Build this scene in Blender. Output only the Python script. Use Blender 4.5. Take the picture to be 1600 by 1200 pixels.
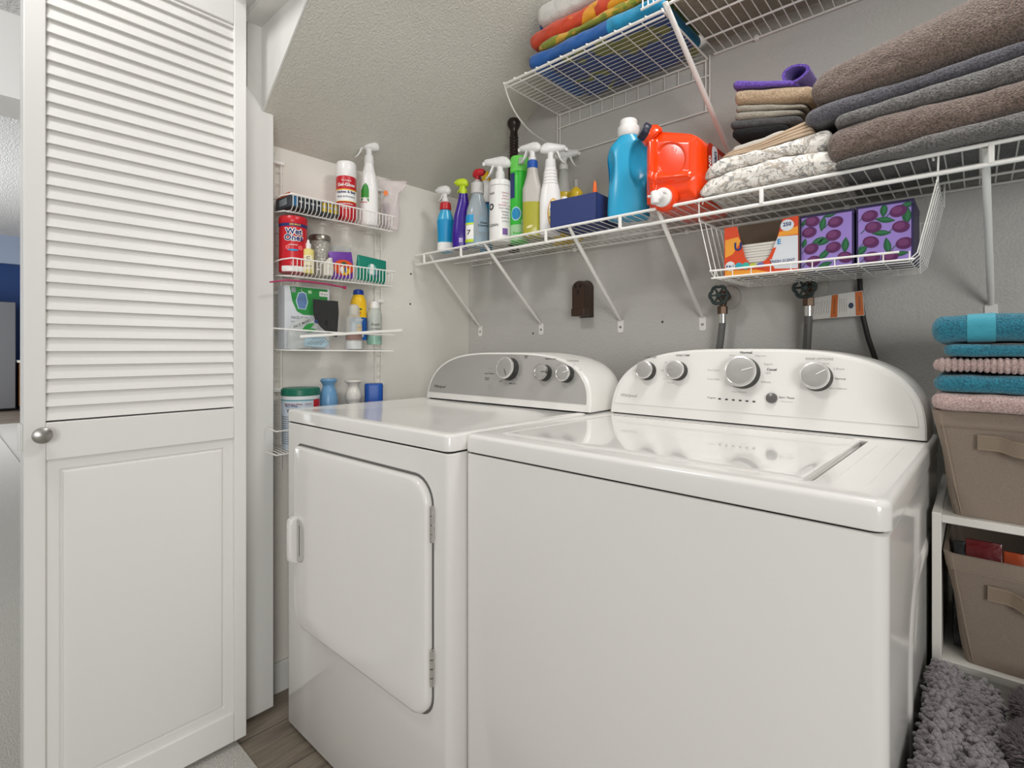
import bpy, math, random
from mathutils import Vector, Matrix, noise
for o in list(bpy.data.objects): bpy.data.objects.remove(o, do_unlink=True)
SC = bpy.context.scene; COL = SC.collection
R = math.radians; PI = math.pi
# ------------------------------------------------------------------ camera, world, lights, exposure
F_PX, HORIZON, YAW, EYE = 811.8, 546.9, R(41.87), 1.0816
cam = bpy.data.cameras.new('camera'); cam_o = bpy.data.objects.new('camera', cam); COL.objects.link(cam_o)
cam.sensor_width = 36; cam.lens = 36*F_PX/1600; cam.shift_y = -(600-HORIZON)/1600; cam.clip_start = 0.02; cam.clip_end = 60
cam_o.location = (0, 0, EYE); cam_o.rotation_euler = (R(90), 0, YAW)
SC.camera = cam_o
SC.view_settings.view_transform = 'Standard'; SC.view_settings.look = 'None'
SC.view_settings.exposure = -0.26; SC.view_settings.gamma = 1.0; SC.view_settings.use_curve_mapping = False
W = bpy.data.worlds.new('world'); SC.world = W; W.use_nodes = True
W.node_tree.nodes['Background'].inputs[0].default_value = (1, .995, .985, 1)
W.node_tree.nodes['Background'].inputs[1].default_value = 0.42
def area(name, loc, target, size, power, col=(1, .992, .98), size_y=None):
    l = bpy.data.lights.new(name, 'AREA'); l.size = size; l.energy = power; l.color = col
    if size_y: l.shape = 'RECTANGLE'; l.size_y = size_y
    o = bpy.data.objects.new(name, l); COL.objects.link(o); o.location = loc
    o.rotation_euler = (Vector(target)-Vector(loc)).to_track_quat('-Z', 'Y').to_euler(); return o
area('hall_ceiling_lamp', (-1.05, -.15, 2.38), (-.9, 1.2, .6), .3, 11)
area('bounce_fill', (2.3, -1.7, 1.5), (-1.5, .8, 1.4), 1.3, 64)  # unseen fill for bounced flash, right of and behind the camera
area('closet_ceiling_lamp', (-.05, .98, 2.44), (-.5, 1.0, 0), .35, 12.5)
area('hall_fill', (-1.72, -1.2, 1.5), (-4.0, -1.0, 1.55), 1.2, 26, (.97, .98, 1))  # added fill, no window here; brightens the hall beam and carpet
area('living_room_window', (-8.5, -2.8, 1.3), (-9.5, .9, 1.6), 2.2, 330, (.95, .97, 1))
# ------------------------------------------------------------------ pixel to place helpers (offline measuring rays)
_c, _s = math.cos(YAW), math.sin(YAW)
def P(x, y, X=None, Y=None, Z=None):
    u = (x-800)/F_PX; v = (HORIZON-y)/F_PX
    r = (_c*u-_s, _s*u+_c, v)
    t = X/r[0] if X is not None else Y/r[1] if Y is not None else (Z-EYE)/r[2]
    return Vector((r[0]*t, r[1]*t, EYE+r[2]*t))
def face(x, y): return math.atan2(-x, y)
# ------------------------------------------------------------------ materials
def lin(c):
    if isinstance(c, str):
        c = c.lstrip('#'); c = [int(c[i:i+2], 16)/255 for i in (0, 2, 4)]
    return tuple(v/12.92 if v <= .04045 else ((v+.055)/1.055)**2.4 for v in c)+(1,)
MATS = {}
def mat(name, col, rough=.5, metal=0, bump=None, var=None, trans=0, alpha=1, sheen=0, coat=0, ior=1.45, sss=0):
    if name in MATS: return MATS[name]
    m = bpy.data.materials.new(name); m.use_nodes = True; nt = m.node_tree; b = nt.nodes['Principled BSDF']
    b.inputs['Base Color'].default_value = lin(col); b.inputs['Roughness'].default_value = rough
    b.inputs['Metallic'].default_value = metal; b.inputs['IOR'].default_value = ior
    b.inputs['Transmission Weight'].default_value = trans; b.inputs['Alpha'].default_value = alpha
    b.inputs['Sheen Weight'].default_value = sheen; b.inputs['Coat Weight'].default_value = coat
    if sheen: b.inputs['Sheen Roughness'].default_value = .5
    tc = nt.nodes.new('ShaderNodeTexCoord')
    def nz(scale, det=4, kind='noise'):
        n = nt.nodes.new('ShaderNodeTexNoise' if kind == 'noise' else 'ShaderNodeTexVoronoi')
        n.inputs['Scale'].default_value = scale
        if kind == 'noise': n.inputs['Detail'].default_value = det
        nt.links.new(tc.outputs['Object'], n.inputs['Vector']); return n.outputs[0]
    if var:   # (scale, colour2, lo, hi)
        r = nt.nodes.new('ShaderNodeValToRGB'); r.color_ramp.elements[0].position = var[2]; r.color_ramp.elements[1].position = var[3]
        r.color_ramp.elements[0].color = lin(col); r.color_ramp.elements[1].color = lin(var[1])
        nt.links.new(nz(var[0]), r.inputs[0]); nt.links.new(r.outputs[0], b.inputs['Base Color'])
    if bump:  # (scale, strength, distance[, kind])
        bp = nt.nodes.new('ShaderNodeBump'); bp.inputs['Strength'].default_value = bump[1]; bp.inputs['Distance'].default_value = bump[2]
        nt.links.new(nz(bump[0], 3, bump[3] if len(bump) > 3 else 'noise'), bp.inputs['Height']); nt.links.new(bp.outputs[0], b.inputs['Normal'])
    MATS[name] = m; return m
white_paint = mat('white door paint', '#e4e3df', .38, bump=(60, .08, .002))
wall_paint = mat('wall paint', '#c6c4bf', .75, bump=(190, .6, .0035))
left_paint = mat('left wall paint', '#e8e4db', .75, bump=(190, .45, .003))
slope_paint = mat('ceiling knockdown paint', '#e3e1d7', .85, bump=(170, .8, .004))
pop_paint = mat('popcorn ceiling paint', '#dcdcda', .9, bump=(70, 1, .02))
enamel = mat('white appliance enamel', '#eceae6', .16, coat=.3, bump=(6, .03, .002))
lid_enamel = mat('polished white lid enamel', '#eceae6', .07, coat=.5)
enamel2 = mat('white console plastic', '#e9e7e2', .28)
dark_gap = mat('dark gap', '#1c1a18', .8)
wire_white = mat('white vinyl coated wire', '#f3f1ec', .35)
chrome = mat('chrome', '#d8d6d2', .18, 1)
brushed = mat('brushed grey metal', '#a9a7a2', .33, 1)
# ------------------------------------------------------------------ mesh building
def rrect(x0, y0, x1, y1, r, k=5):
    rs = r if isinstance(r, (tuple, list)) else (r,)*4
    pts = []
    for (cx, cy, a, q) in ((x1, y0, -90, rs[0]), (x1, y1, 0, rs[1]), (x0, y1, 90, rs[2]), (x0, y0, 180, rs[3])):
        ox = cx-q if cx == x1 else cx+q; oy = cy-q if cy == y1 else cy+q
        for i in range(k+1):
            t = R(a+90*i/k); pts.append((ox+q*math.cos(t), oy+q*math.sin(t)))
    return pts
def ring(cx, cy, z, rx, ry, n=2., N=32, flat=None):
    pts = []
    for i in range(N):
        t = 2*PI*i/N; sx, cyy = math.sin(t), -math.cos(t)
        f = (abs(sx)**n+abs(cyy)**n)**(-1/n)
        pts.append((cx+rx*sx*f, cy+ry*cyy*f, z))
    return pts
class MB:
    def __init__(s): s.v = []; s.f = []
    def add(s, vs, fs):
        b = len(s.v); s.v += [tuple(v) for v in vs]; s.f += [tuple(i+b for i in f) for f in fs]; return s
    def box(s, x0, y0, z0, x1, y1, z1):
        return s.add([(x0,y0,z0),(x1,y0,z0),(x1,y1,z0),(x0,y1,z0),(x0,y0,z1),(x1,y0,z1),(x1,y1,z1),(x0,y1,z1)],
                     [(0,3,2,1),(4,5,6,7),(0,1,5,4),(1,2,6,5),(2,3,7,6),(3,0,4,7)])
    def loft(s, rings, cap0=True, cap1=True, closed=True):
        N = len(rings[0]); vs = [p for r in rings for p in r]; fs = []
        for j in range(len(rings)-1):
            for i in range(N if closed else N-1):
                a = j*N+i; b = j*N+(i+1) % N; fs.append((a, b, b+N, a+N))
        if cap0: fs.append(tuple(range(N-1, -1, -1)))
        if cap1: fs.append(tuple(range((len(rings)-1)*N, len(rings)*N)))
        return s.add(vs, fs)
    def lathe(s, prof, c=(0, 0), N=28, cap0=True, cap1=True):
        return s.loft([ring(c[0], c[1], z, max(r, .00005), max(r, .00005), 2, N) for r, z in prof], cap0, cap1)
    def tube(s, pts, r, n=8, closed=False):
        pts = [Vector(p) for p in pts]; rings = []; up = None; L = len(pts)
        for i, p in enumerate(pts):
            a = pts[i-1] if (i or closed) else p; b = pts[(i+1) % L] if (i < L-1 or closed) else p
            d = (b-a).normalized()
            if up is None:
                up = d.orthogonal().normalized()
            else:
                up = (up-d*up.dot(d)); up = up.normalized() if up.length > 1e-6 else d.orthogonal().normalized()
            q = d.cross(up); rr = r(i/(L-1)) if callable(r) else r
            rings.append([tuple(p+(up*math.cos(2*PI*k/n)+q*math.sin(2*PI*k/n))*rr) for k in range(n)])
        if closed: rings.append(rings[0]); return s.loft(rings, False, False)
        return s.loft(rings)
    def prism(s, poly, fn, t0, t1):      # poly 2D extruded from t0 to t1; fn(u, v, t) gives the point
        return s.loft([[fn(u, v, t0) for u, v in poly], [fn(u, v, t1) for u, v in poly]])
    def grid(s, nu, nv, fn, flip=False):
        vs = [fn(i/nu, j/nv) for j in range(nv+1) for i in range(nu+1)]; fs = []
        for j in range(nv):
            for i in range(nu):
                a = j*(nu+1)+i; q = (a, a+1, a+nu+2, a+nu+1); fs.append(q[::-1] if flip else q)
        return s.add(vs, fs)
    def xf(s, m): s.v = [tuple(m @ Vector(v)) for v in s.v]; return s
    def build(s, name, m, parent=None, bevel=0, seg=2, sub=0, ang=38, world=False, flat=False, fixn=True):
        me = bpy.data.meshes.new(name); vs = s.v
        if world and parent is not None:
            M = wmat(parent).inverted(); vs = [tuple(M @ Vector(v)) for v in vs]
        me.from_pydata(vs, [], s.f); me.update()
        if fixn:
            import bmesh
            bm = bmesh.new(); bm.from_mesh(me); bmesh.ops.recalc_face_normals(bm, faces=bm.faces); bm.to_mesh(me); bm.free()
        if not flat:
            me.polygons.foreach_set('use_smooth', [True]*len(me.polygons)); me.set_sharp_from_angle(angle=R(ang))
        me.materials.append(m)
        o = bpy.data.objects.new(name, me); COL.objects.link(o)
        if parent is not None: o.parent = parent
        if bevel:
            b = o.modifiers.new('bevel', 'BEVEL'); b.width = bevel; b.segments = seg; b.limit_method = 'ANGLE'; b.angle_limit = R(40)
        if sub:
            q = o.modifiers.new('subdivision', 'SUBSURF'); q.levels = sub; q.render_levels = sub
        return o
def wmat(o):
    m = Matrix.LocRotScale(o.location, o.rotation_euler, o.scale)
    return wmat(o.parent) @ m if o.parent else m
def thing(name, label, cat, loc=(0, 0, 0), rz=0, group=None):
    o = bpy.data.objects.new(name, None); COL.objects.link(o); o.empty_display_size = .05
    o.location = loc; o.rotation_euler = (0, 0, rz); o['label'] = label; o['category'] = cat
    if group: o['group'] = group
    return o
def tag(o, label, cat, group=None, kind=None):
    o['label'] = label; o['category'] = cat
    if group: o['group'] = group
    if kind: o['kind'] = kind
    return o
def struct(o): o['kind'] = 'structure'; return o
def text(s, size, m, parent, fn, align='CENTER', name='lettering', world=False, xs=1.0, bold=0.0, shear=0.0):
    cu = bpy.data.curves.new('t', 'FONT'); cu.body = s; cu.size = size; cu.align_x = align; cu.align_y = 'CENTER'; cu.resolution_u = 2
    cu.offset = bold*size; cu.shear = shear
    t = bpy.data.objects.new('t', cu); me0 = t.to_mesh()
    mb = MB(); mb.v = [tuple(fn(v.co.x*xs, v.co.y)) for v in me0.vertices]; mb.f = [tuple(p.vertices) for p in me0.polygons]
    t.to_mesh_clear(); bpy.data.objects.remove(t); bpy.data.curves.remove(cu)
    return mb.build(name, m, parent, world=world, flat=True, fixn=False)
def plane_fn(o, u, v, off=0):
    o, u, v = Vector(o), Vector(u).normalized(), Vector(v).normalized(); n = u.cross(v)
    return lambda a, b: o+u*a+v*b+n*off
def flatpoly(mb, pts, fn): 
    return mb.add([fn(a, b) for a, b in pts], [tuple(range(len(pts)))])
def oval(cx, cy, rx, ry, n=18, rot=0):
    return [(cx+rx*math.cos(t)*math.cos(rot)-ry*math.sin(t)*math.sin(rot), cy+rx*math.cos(t)*math.sin(rot)+ry*math.sin(t)*math.cos(rot)) for t in [2*PI*i/n for i in range(n)]]
def leaf(cx, cy, L, w, rot=0):
    pts = [(-L/2+L*i/6, w/2*math.sin(PI*i/6)) for i in range(7)]+[(L/2-L*i/6, -w/2*math.sin(PI*i/6)) for i in range(1, 6)]
    return [(cx+x*math.cos(rot)-y*math.sin(rot), cy+x*math.sin(rot)+y*math.cos(rot)) for x, y in pts]
# body of a bottle as stacked superellipse sections (z, rx, ry, n, cx, cy)
class Body:
    def __init__(s, secs, steps=5):
        s.s = []
        secs = [tuple(q)+(2., 0, 0)[len(q)-3:] for q in secs]
        for i in range(len(secs)-1):
            a, b = secs[i], secs[i+1]
            p0 = secs[i-1] if i else a; p3 = secs[i+2] if i+2 < len(secs) else b
            for k in range(steps):
                t = k/steps
                def cr(j):
                    m0 = (b[j]-p0[j])/2; m1 = (p3[j]-a[j])/2
                    if (b[j]-a[j]) == 0: m0 = m1 = 0
                    if m0*(b[j]-a[j]) < 0: m0 = 0
                    if m1*(b[j]-a[j]) < 0: m1 = 0
                    return (2*t**3-3*t*t+1)*a[j]+(t**3-2*t*t+t)*m0+(-2*t**3+3*t*t)*b[j]+(t**3-t*t)*m1
                z = a[0]+(b[0]-a[0])*t
                s.s.append((z,)+tuple(cr(j) for j in range(1, 6)))
        s.s.append(secs[-1])
    def sec(s, z):
        for a, b in zip(s.s, s.s[1:]):
            if a[0] <= z <= b[0] and b[0] > a[0]:
                t = (z-a[0])/(b[0]-a[0]); return [a[i]+(b[i]-a[i])*t for i in range(6)]
        return s.s[-1] if z > s.s[-1][0] else s.s[0]
    def pt(s, th, z, off=0):
        q = s.sec(z); sx, cy = math.sin(th), -math.cos(th); n = q[3]; f = (abs(sx)**n+abs(cy)**n)**(-1/n)
        return Vector((q[4]+(q[1]+off)*sx*f, q[5]+(q[2]+off)*cy*f, z))
    def mesh(s, z0=-1, z1=9, N=32, shrink=0):
        mb = MB(); rr = [q for q in s.s if z0 < q[0] < z1]
        if z0 > s.s[0][0]: rr = [s.sec(z0)]+rr
        if z1 < s.s[-1][0]: rr = rr+[s.sec(z1)]
        return mb.loft([ring(q[4], q[5], q[0], max(q[1]-shrink, .0001), max(q[2]-shrink, .0001), q[3], N) for q in rr])
    def patch(s, a0, a1, z0, z1, off=.0006, nu=14, nv=6):
        return MB().grid(nu, nv, lambda u, v: s.pt(R(a0+(a1-a0)*u), z0+(z1-z0)*v, off))
    def shape(s, poly, off=.0007, a=0):    # flat outline (u metres, z) wrapped on the surface
        cu = sum(p[0] for p in poly)/len(poly); cv = sum(p[1] for p in poly)/len(poly)
        fn = s.fn(a, 0, off); mb = MB(); K = 4; vs = [fn(cu, cv)]; fs = []
        n = len(poly)
        for k in range(1, K+1):
            for (u, v) in poly: vs.append(fn(cu+(u-cu)*k/K, cv+(v-cv)*k/K))
        for i in range(n): fs.append((0, 1+i, 1+(i+1) % n))
        for k in range(K-1):
            for i in range(n): fs.append((1+k*n+i, 1+(k+1)*n+i, 1+(k+1)*n+(i+1) % n, 1+k*n+(i+1) % n))
        return mb.add(vs, fs)
    def fn(s, a, z, off=.001):
        def f(u, v):
            q = s.sec(z+v); r = max((q[1]+q[2])/2, .003); return s.pt(R(a)+u/r, z+v, off)
        return f
def trigger_head(root, z, sc, body_m, trig_m, collar_m, ang=0, cx=0, cy=0, style=0):
    """spray head whose nozzle points along local -X rotated by ang"""
    M = Matrix.Translation((cx, cy, z)) @ Matrix.Rotation(ang, 4, 'Z') @ Matrix.Scale(sc, 4)
    MB().lathe([(.0135, 0), (.0145, .002), (.0145, .017), (.012, .019)], N=20).xf(M).build('collar', collar_m, root)
    h = MB(); BK = 1.5; prof = [(-.050, .052, .0052, .0055), (-.044, .052, .0068, .0075), (-.030, .050, .008, .0095), (-.012, .048, .0095, .0125), (.006, .047, .0105, .0145), (.020, .046, .0098, .013), (.030, .043, .007, .009), (.034, .041, .003, .004)]
    if style == 1: prof = [(-.036, .046, .007, .008), (-.032, .046, .010, .011), (-.015, .046, .012, .014), (.005, .045, .013, .015), (.018, .042, .010, .012), (.024, .04, .004, .005)]
    rings = []
    for x, zc, ry, rz in prof:
        rings.append([(x, math.cos(t)*ry*1.25, zc+.004+math.sin(t)*rz*(BK if math.sin(t) > 0 else 1.15)) for t in [2*PI*i/16 for i in range(16)]])
    h.loft(rings)
    h.loft([ring(0, 0, .018, .0105, .0105, 2, 16), ring(0, 0, .030, .0095, .0095, 2.4, 16), ring(-.001, 0, .044, .012, .009, 2.4, 16)])
    h.xf(M).build('spray_head', body_m, root, ang=50)
    t = MB(); x0 = prof[2][0]+.004
    path = [(x0+.006, 0, .045), (x0+.001, 0, .034), (x0-.004, 0, .022), (x0-.011, 0, .012), (x0-.019, 0, .005)]
    rs = []
    for i, (x, y, zz) in enumerate(path):
        w = .0075-.0006*i; th = .0042-.0004*i; rs.append([(x-th, -w, zz), (x-th, w, zz), (x+th, w, zz+.002), (x+th, -w, zz+.002)])
    t.loft(rs).xf(M).build('trigger', trig_m, root, bevel=.001*sc)
    n = MB(); n.box(prof[0][0]-.006, -.0055, .0465, prof[0][0]+.002, .0055, .0575); n.xf(M).build('nozzle', trig_m, root, bevel=.001*sc)
# ================================================================== THE SETTING
def planks_mat():
    m = mat('grey brown vinyl planks', '#8b8073', .5); nt = m.node_tree; b = nt.nodes['Principled BSDF']
    tc = nt.nodes.new('ShaderNodeTexCoord'); mp = nt.nodes.new('ShaderNodeMapping'); mp.inputs['Rotation'].default_value = (0, 0, R(90)); mp.inputs['Location'].default_value = (.3, .07, 0)
    br = nt.nodes.new('ShaderNodeTexBrick'); br.inputs['Scale'].default_value = 1; br.inputs['Brick Width'].default_value = 1.2; br.inputs['Row Height'].default_value = .18
    br.inputs['Mortar Size'].default_value = .0015; br.inputs['Color1'].default_value = lin('#93887a'); br.inputs['Color2'].default_value = lin('#7f7467'); br.inputs['Mortar'].default_value = lin('#4b443c')
    n = nt.nodes.new('ShaderNodeTexNoise'); mp2 = nt.nodes.new('ShaderNodeMapping'); mp2.inputs['Scale'].default_value = (40, 3, 3); n.inputs['Scale'].default_value = 2.2; n.inputs['Detail'].default_value = 8
    mx = nt.nodes.new('ShaderNodeMixRGB'); mx.blend_type = 'OVERLAY'; mx.inputs[0].default_value = .75
    L = nt.links; L.new(tc.outputs['Object'], mp.inputs[0]); L.new(mp.outputs[0], br.inputs['Vector']); L.new(tc.outputs['Object'], mp2.inputs[0]); L.new(mp2.outputs[0], n.inputs['Vector'])
    L.new(br.outputs[0], mx.inputs[1]); L.new(n.outputs[0], mx.inputs[2]); L.new(mx.outputs[0], b.inputs['Base Color'])
    return m
planks = planks_mat()
carpet_m = mat('grey cut pile carpet', '#aaa69f', .95, bump=(220, .7, .006), var=(260, '#cfccc6', .35, .65), sheen=.2)
struct(MB().box(-1.80, .56, -.05, .95, 1.75, 0).build('floor', planks))
struct(MB().box(-14, -4, -.05, -10.6, 3, -.0005).build('floor_far', planks))
struct(MB().box(-10.6, .56, -.05, -1.80, 3, -.0005).build('floor_side', carpet_m))
struct(MB().box(-10.6, -4, -.05, 2.6, .56, -.001).build('floor_pad', carpet_m))
cp = struct(MB().grid(300, 150, lambda u, v: (-10.6+13.2*u, -4+4.56*v, .004)).build('floor_carpet', carpet_m))
struct(MB().box(-14, -5, -.06, 3.2, 3, -.051).build('floor_hall', planks))
XL, YB = -1.653, 1.56
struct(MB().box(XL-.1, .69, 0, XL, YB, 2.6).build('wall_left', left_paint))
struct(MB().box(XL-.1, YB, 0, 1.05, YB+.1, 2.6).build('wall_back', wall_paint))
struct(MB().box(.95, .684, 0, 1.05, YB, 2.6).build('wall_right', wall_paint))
SL0 = 1.725; SLM = .765
def slz(x): return SL0+SLM*(x-XL)
xe = XL+(2.5-SL0)/SLM
struct(MB().prism([(XL-.02, slz(XL-.02)), (xe, 2.5), (xe-.08, 2.6), (XL-.1, 2.6), (XL-.1, slz(XL-.02))], lambda u, v, t: (u, t, v), .655, YB).build('ceiling_slope', slope_paint))
struct(MB().box(xe-.05, .655, 2.5, 1.05, YB, 2.6).build('ceiling', slope_paint))
# front wall: left return beside the jamb, header over the opening, white filler under the slope
struct(MB().box(-4.4, .60, 0, -1.594, .684, 2.6).build('wall_front', wall_paint))
struct(MB().box(-1.60, .60, 2.036, .95, .655, 2.6).build('wall_header', white_paint))
struct(MB().prism([(-1.60, 1.765), (-1.58, slz(-1.58)), (-1.24, slz(-1.24)), (-1.24, 2.04), (-1.60, 2.04)], lambda u, v, t: (u, t, v), .650, .6549).build('trim_4', white_paint))
struct(MB().box(-1.60, .61, 1.70, -1.578, .655, 2.036).build('trim_5', white_paint))
struct(MB().prism([(.598, .012), (.684, .012), (.684, 1.797), (.680, 1.804), (.646, 1.809), (.640, 1.813), (.606, 1.846), (.598, 1.852)], lambda u, v, t: (t, u, v), -1.594, -1.573).build('trim_1', white_paint, bevel=.0025))
struct(MB().box(-1.5945, .585, .0, -1.578, .600, 2.03).build('trim_2', white_paint, bevel=.003))
struct(MB().box(-1.60, .515, 2.052, .9, .600, 2.07).build('trim_3', white_paint))
struct(MB().box(XL, .69, 0, XL+.013, YB, .095).build('baseboard_left', white_paint, bevel=.003))
struct(MB().box(XL+.013, YB-.013, 0, .94, YB, .095).build('baseboard_back', white_paint, bevel=.003))
# hall and far room seen past the folded doors
struct(MB().box(-3.16, -5, 2.44, 3.2, .60, 2.55).build('ceiling_hall', pop_paint))
struct(MB().box(-3.16, -5, 2.10, -2.90, .60, 2.4399).build('trim_6', mat('smooth white beam', '#f0efec', .7)))
struct(MB().box(-14, -5, 3.22, -3.16, 3, 3.35).build('ceiling_far', pop_paint))
struct(MB().box(-3.16, -5, 2.55, -3.06, .6, 3.22).build('wall_upper', pop_paint))
blue_w = mat('dark blue painted wall', '#123468', .6); bluegrey = mat('pale blue grey wall', '#8f9bb0', .7)
struct(MB().box(-13.7, -5, 0, -13.6, 3, 2.70).build('wall_far', blue_w))
struct(MB().box(-13.7, -5, 2.70, -13.5, 3, 3.22).build('wall_far_upper', bluegrey))
struct(MB().box(-4.5, .684, 0, -4.4, 3, 3.22).build('wall_far_side', wall_paint))
fr = thing('refrigerator', 'tall stainless steel refrigerator against the dark blue wall in the far room', 'refrigerator', (-13.15, P(24, 600, X=-12.8).y-.42, 0))
stl = mat('dull stainless steel', '#7f8084', .35, .8)
MB().box(-.35, -.55, .03, .35, .42, 1.93).build('body', mat('fridge case grey', '#4c4d50', .5), fr, bevel=.01)
MB().box(.35, -.55, .05, .41, -.02, 1.93).build('door', stl, fr, bevel=.008)
MB().box(.35, -.01, .05, .41, .42, 1.93).build('door', stl, fr, bevel=.008)
MB().tube([(.415, .04, .6), (.45, .04, .62), (.45, .04, 1.4), (.415, .04, 1.42)], .01).build('handle', chrome, fr)
MB().tube([(.415, -.07, .6), (.45, -.07, .62), (.45, -.07, 1.4), (.415, -.07, 1.42)], .01).build('handle', chrome, fr)
kc = thing('kitchen_cabinet', 'small warm wooden kitchen cabinet with a pale top right of the refrigerator', 'cabinet', (-12.9, P(24, 600, X=-12.6).y+.16, 0))
wd = mat('honey oak', '#8a5f36', .5, bump=(40, .2, .004))
MB().box(-.3, -.10, .08, .3, .5, .86).build('body', wd, kc, bevel=.005)
MB().box(-.28, -.10, 0, .27, .5, .08).build('toe_kick', dark_gap, kc)
MB().box(.3, -.09, .12, .32, .2, .66).build('door', wd, kc, bevel=.004)
MB().box(.3, -.09, .68, .32, .2, .84).build('drawer', wd, kc, bevel=.004)
MB().box(-.33, -.13, .86, .34, .5, .90).build('worktop', mat('pale worktop', '#d8d5cd', .4), kc, bevel=.004)
# ------------------------------------------------------------------ folded bifold door, two leaves
def leaf_door(name, xf, sgn):
    d = bpy.data.objects.new(name, None); COL.objects.link(d); d.location = (xf, .128, 0); struct(d)
    T = .028*sgn; x0, x1 = sorted((0, -T))
    def bx(n, y0, z0, y1, z1, a=x0, b=x1, bv=.002): return MB().box(a, y0, z0, b, y1, z1).build(n, white_paint, d, bevel=bv)
    bx('stile', 0, .02, .036, 2.046); bx('stile', .418, .02, .450, 2.046)
    bx('rail', .036, 1.965, .418, 2.046, x0+.001, x1-.001); bx('rail', .036, .842, .418, .924, x0+.001, x1-.001); bx('rail', .036, .02, .418, .098, x0+.001, x1-.001)
    m = MB(); z = .928
    while z < 1.96:
        a, b = -.0045*sgn, -.0145*sgn
        m.prism([(a, z), (a-.008*sgn, z-.001), (b-.006*sgn, z+.033), (b, z+.0335)], lambda u, v, t: (u, t, v), .036, .418); z += .03025
    m.build('louvre_slats', white_paint, d, flat=True)
    p = MB(); rr = [(0, .0085), (.010, .0085), (.013, .0045), (.030, .0035), (.040, .002)]
    q = []
    for ins, dep in [(0, .007), (.022, .007), (.026, .0105), (.030, .0045), (.036, .0035)]:
        q.append([(-dep*sgn, y, z) for y, z in rrect(.036+ins, .098+ins, .418-ins, .842-ins, .0005, 1)])
    p.loft(q, False, True); p.build('panel', white_paint, d, ang=20)
    return d
d1 = leaf_door('door_1', -1.500, 1)
d2 = leaf_door('door_2', -1.560, -1)
kn = MB().lathe([(.0085, 0), (.0075, .006), (.008, .012), (.015, .017), (.0175, .022), (.0165, .027), (.010, .0305), (0, .0315)], N=28)
kn.xf(Matrix.Translation((0, .028, .900)) @ Matrix.Rotation(R(90), 4, 'Y')).build('knob', brushed, d1)
for z in (.895,):
    MB().box(-.034, -.004, z-.028, -.026, .0, z+.028).box(-.050, -.0025, z-.028, -.010, -.0, z+.028).tube([(-.030, -.003, z-.028), (-.030, -.003, z+.028)], .004).build('hinge', white_paint, d1, bevel=.0008)

# ================================================================== WASHER AND DRYER
def arch(hw, h, z0=0, N=64, n=3.2, m=2.7, sc=1.0):
    pts = []
    for i in range(N+1):
        t = PI*i/N; c, s = math.cos(t), math.sin(t)
        pts.append((-math.copysign(abs(c)**(2/n), c)*hw*sc, max(abs(s)**(2/m)*h*sc if h else 0, 0)+z0))
    return pts
def console(root, cx, y0, z0, hw, h, lean, shell_m, fascia_m, strip, depth=.15):
    fn = lambda a, s, zz=0: [(cx+x, y0+a+lean*max(z, 0), z0+z) for x, z in arch(hw*s, h*s)]
    mb = MB(); mb.loft([fn(0, .978), fn(.0012, .990), fn(.0042, .998), fn(.009, 1.0), fn(depth*.8, 1.0), fn(depth*.8+.0005, 1.0), fn(depth*.95, .985), fn(depth, .96)])
    o = mb.build('console', shell_m, root, ang=28)
    pl = [(x, z) for x, z in arch(hw*.965, h*.965) if z > strip+.004]
    z_l = strip; hwx = hw*.965*(1-(strip/(h*.965))**2.7)**(1/3.2)
    poly = [(-hwx, strip)]+pl+[(hwx, strip)]
    f2 = MB(); f2.loft([[(cx+x, y0-.0005+lean*z, z0+z) for x, z in poly], [(cx+x*.997, y0-.0012+lean*z, z0+z*.998+.0002) for x, z in poly]], False, True)
    f = f2.build('fascia', fascia_m, root, ang=30)
    return o, f
def knob(root, p, r, lean, ang, face_m, ring_m, grip_m, mark_m, d=.026, name='control_knob'):
    nrm = Vector((0, -1, lean)).normalized(); q = nrm.to_track_quat('Z', 'Y'); M = Matrix.Translation(p) @ q.to_matrix().to_4x4()
    o = MB().lathe([(r*1.02, 0), (r*1.02, d*.2), (r*.93, d*.75), (r*.93, d*.82)], N=40).xf(M).build(name, grip_m, root)
    MB().lathe([(r*.9, d*.8), (r*.985, d*.82), (r, d*.9), (r*.96, d*1.02), (r*.86, d*1.05), (r*.84, d*1.03)], N=40).xf(M).build('dial_ring', ring_m, o)
    MB().lathe([(r*.845, d*.95), (r*.845, d*1.03), (r*.83, d*1.035), (r*.3, d*1.045), (0, d*1.046)], N=40).xf(M).build('dial_face', face_m, o)
    mk = MB().box(-.0009, r*.15, d*1.03, .0009, r*.82, d*1.08); mk.xf(M @ Matrix.Rotation(-ang, 4, 'Z')).build('pointer', mark_m, o)
    return o
face_grey = mat('satin grey dial face', '#a9a7a3', .42, .25); grip_dark = mat('dark grey knob skirt', '#33322f', .45)
ink = mat('dark grey print', '#4a4845', .6); ink_l = mat('light grey print', '#a9a6a0', .6); markw = mat('white mark', '#f2f1ee', .4)
ring_m = mat('bright ring', '#e9e8e5', .25, .7)
silver = mat('silver fascia', '#c0beba', .34, .5)
def cab_rings(x0, y0, x1, y1, zs, r=.014):
    return [[(x, y, z) for x, y in rrect(x0+i, y0+i, x1-i, y1-i, (r, r*.4, r*.4, r), 6)] for z, i in zs]
def panel_rings(rects, fn):   # rects: list of (x0,z0,x1,z1,r,depth)
    return [[fn(u, v, d) for u, v in rrect(x0, z0, x1, z1, r, 7)] for x0, z0, x1, z1, r, d in rects]
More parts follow.
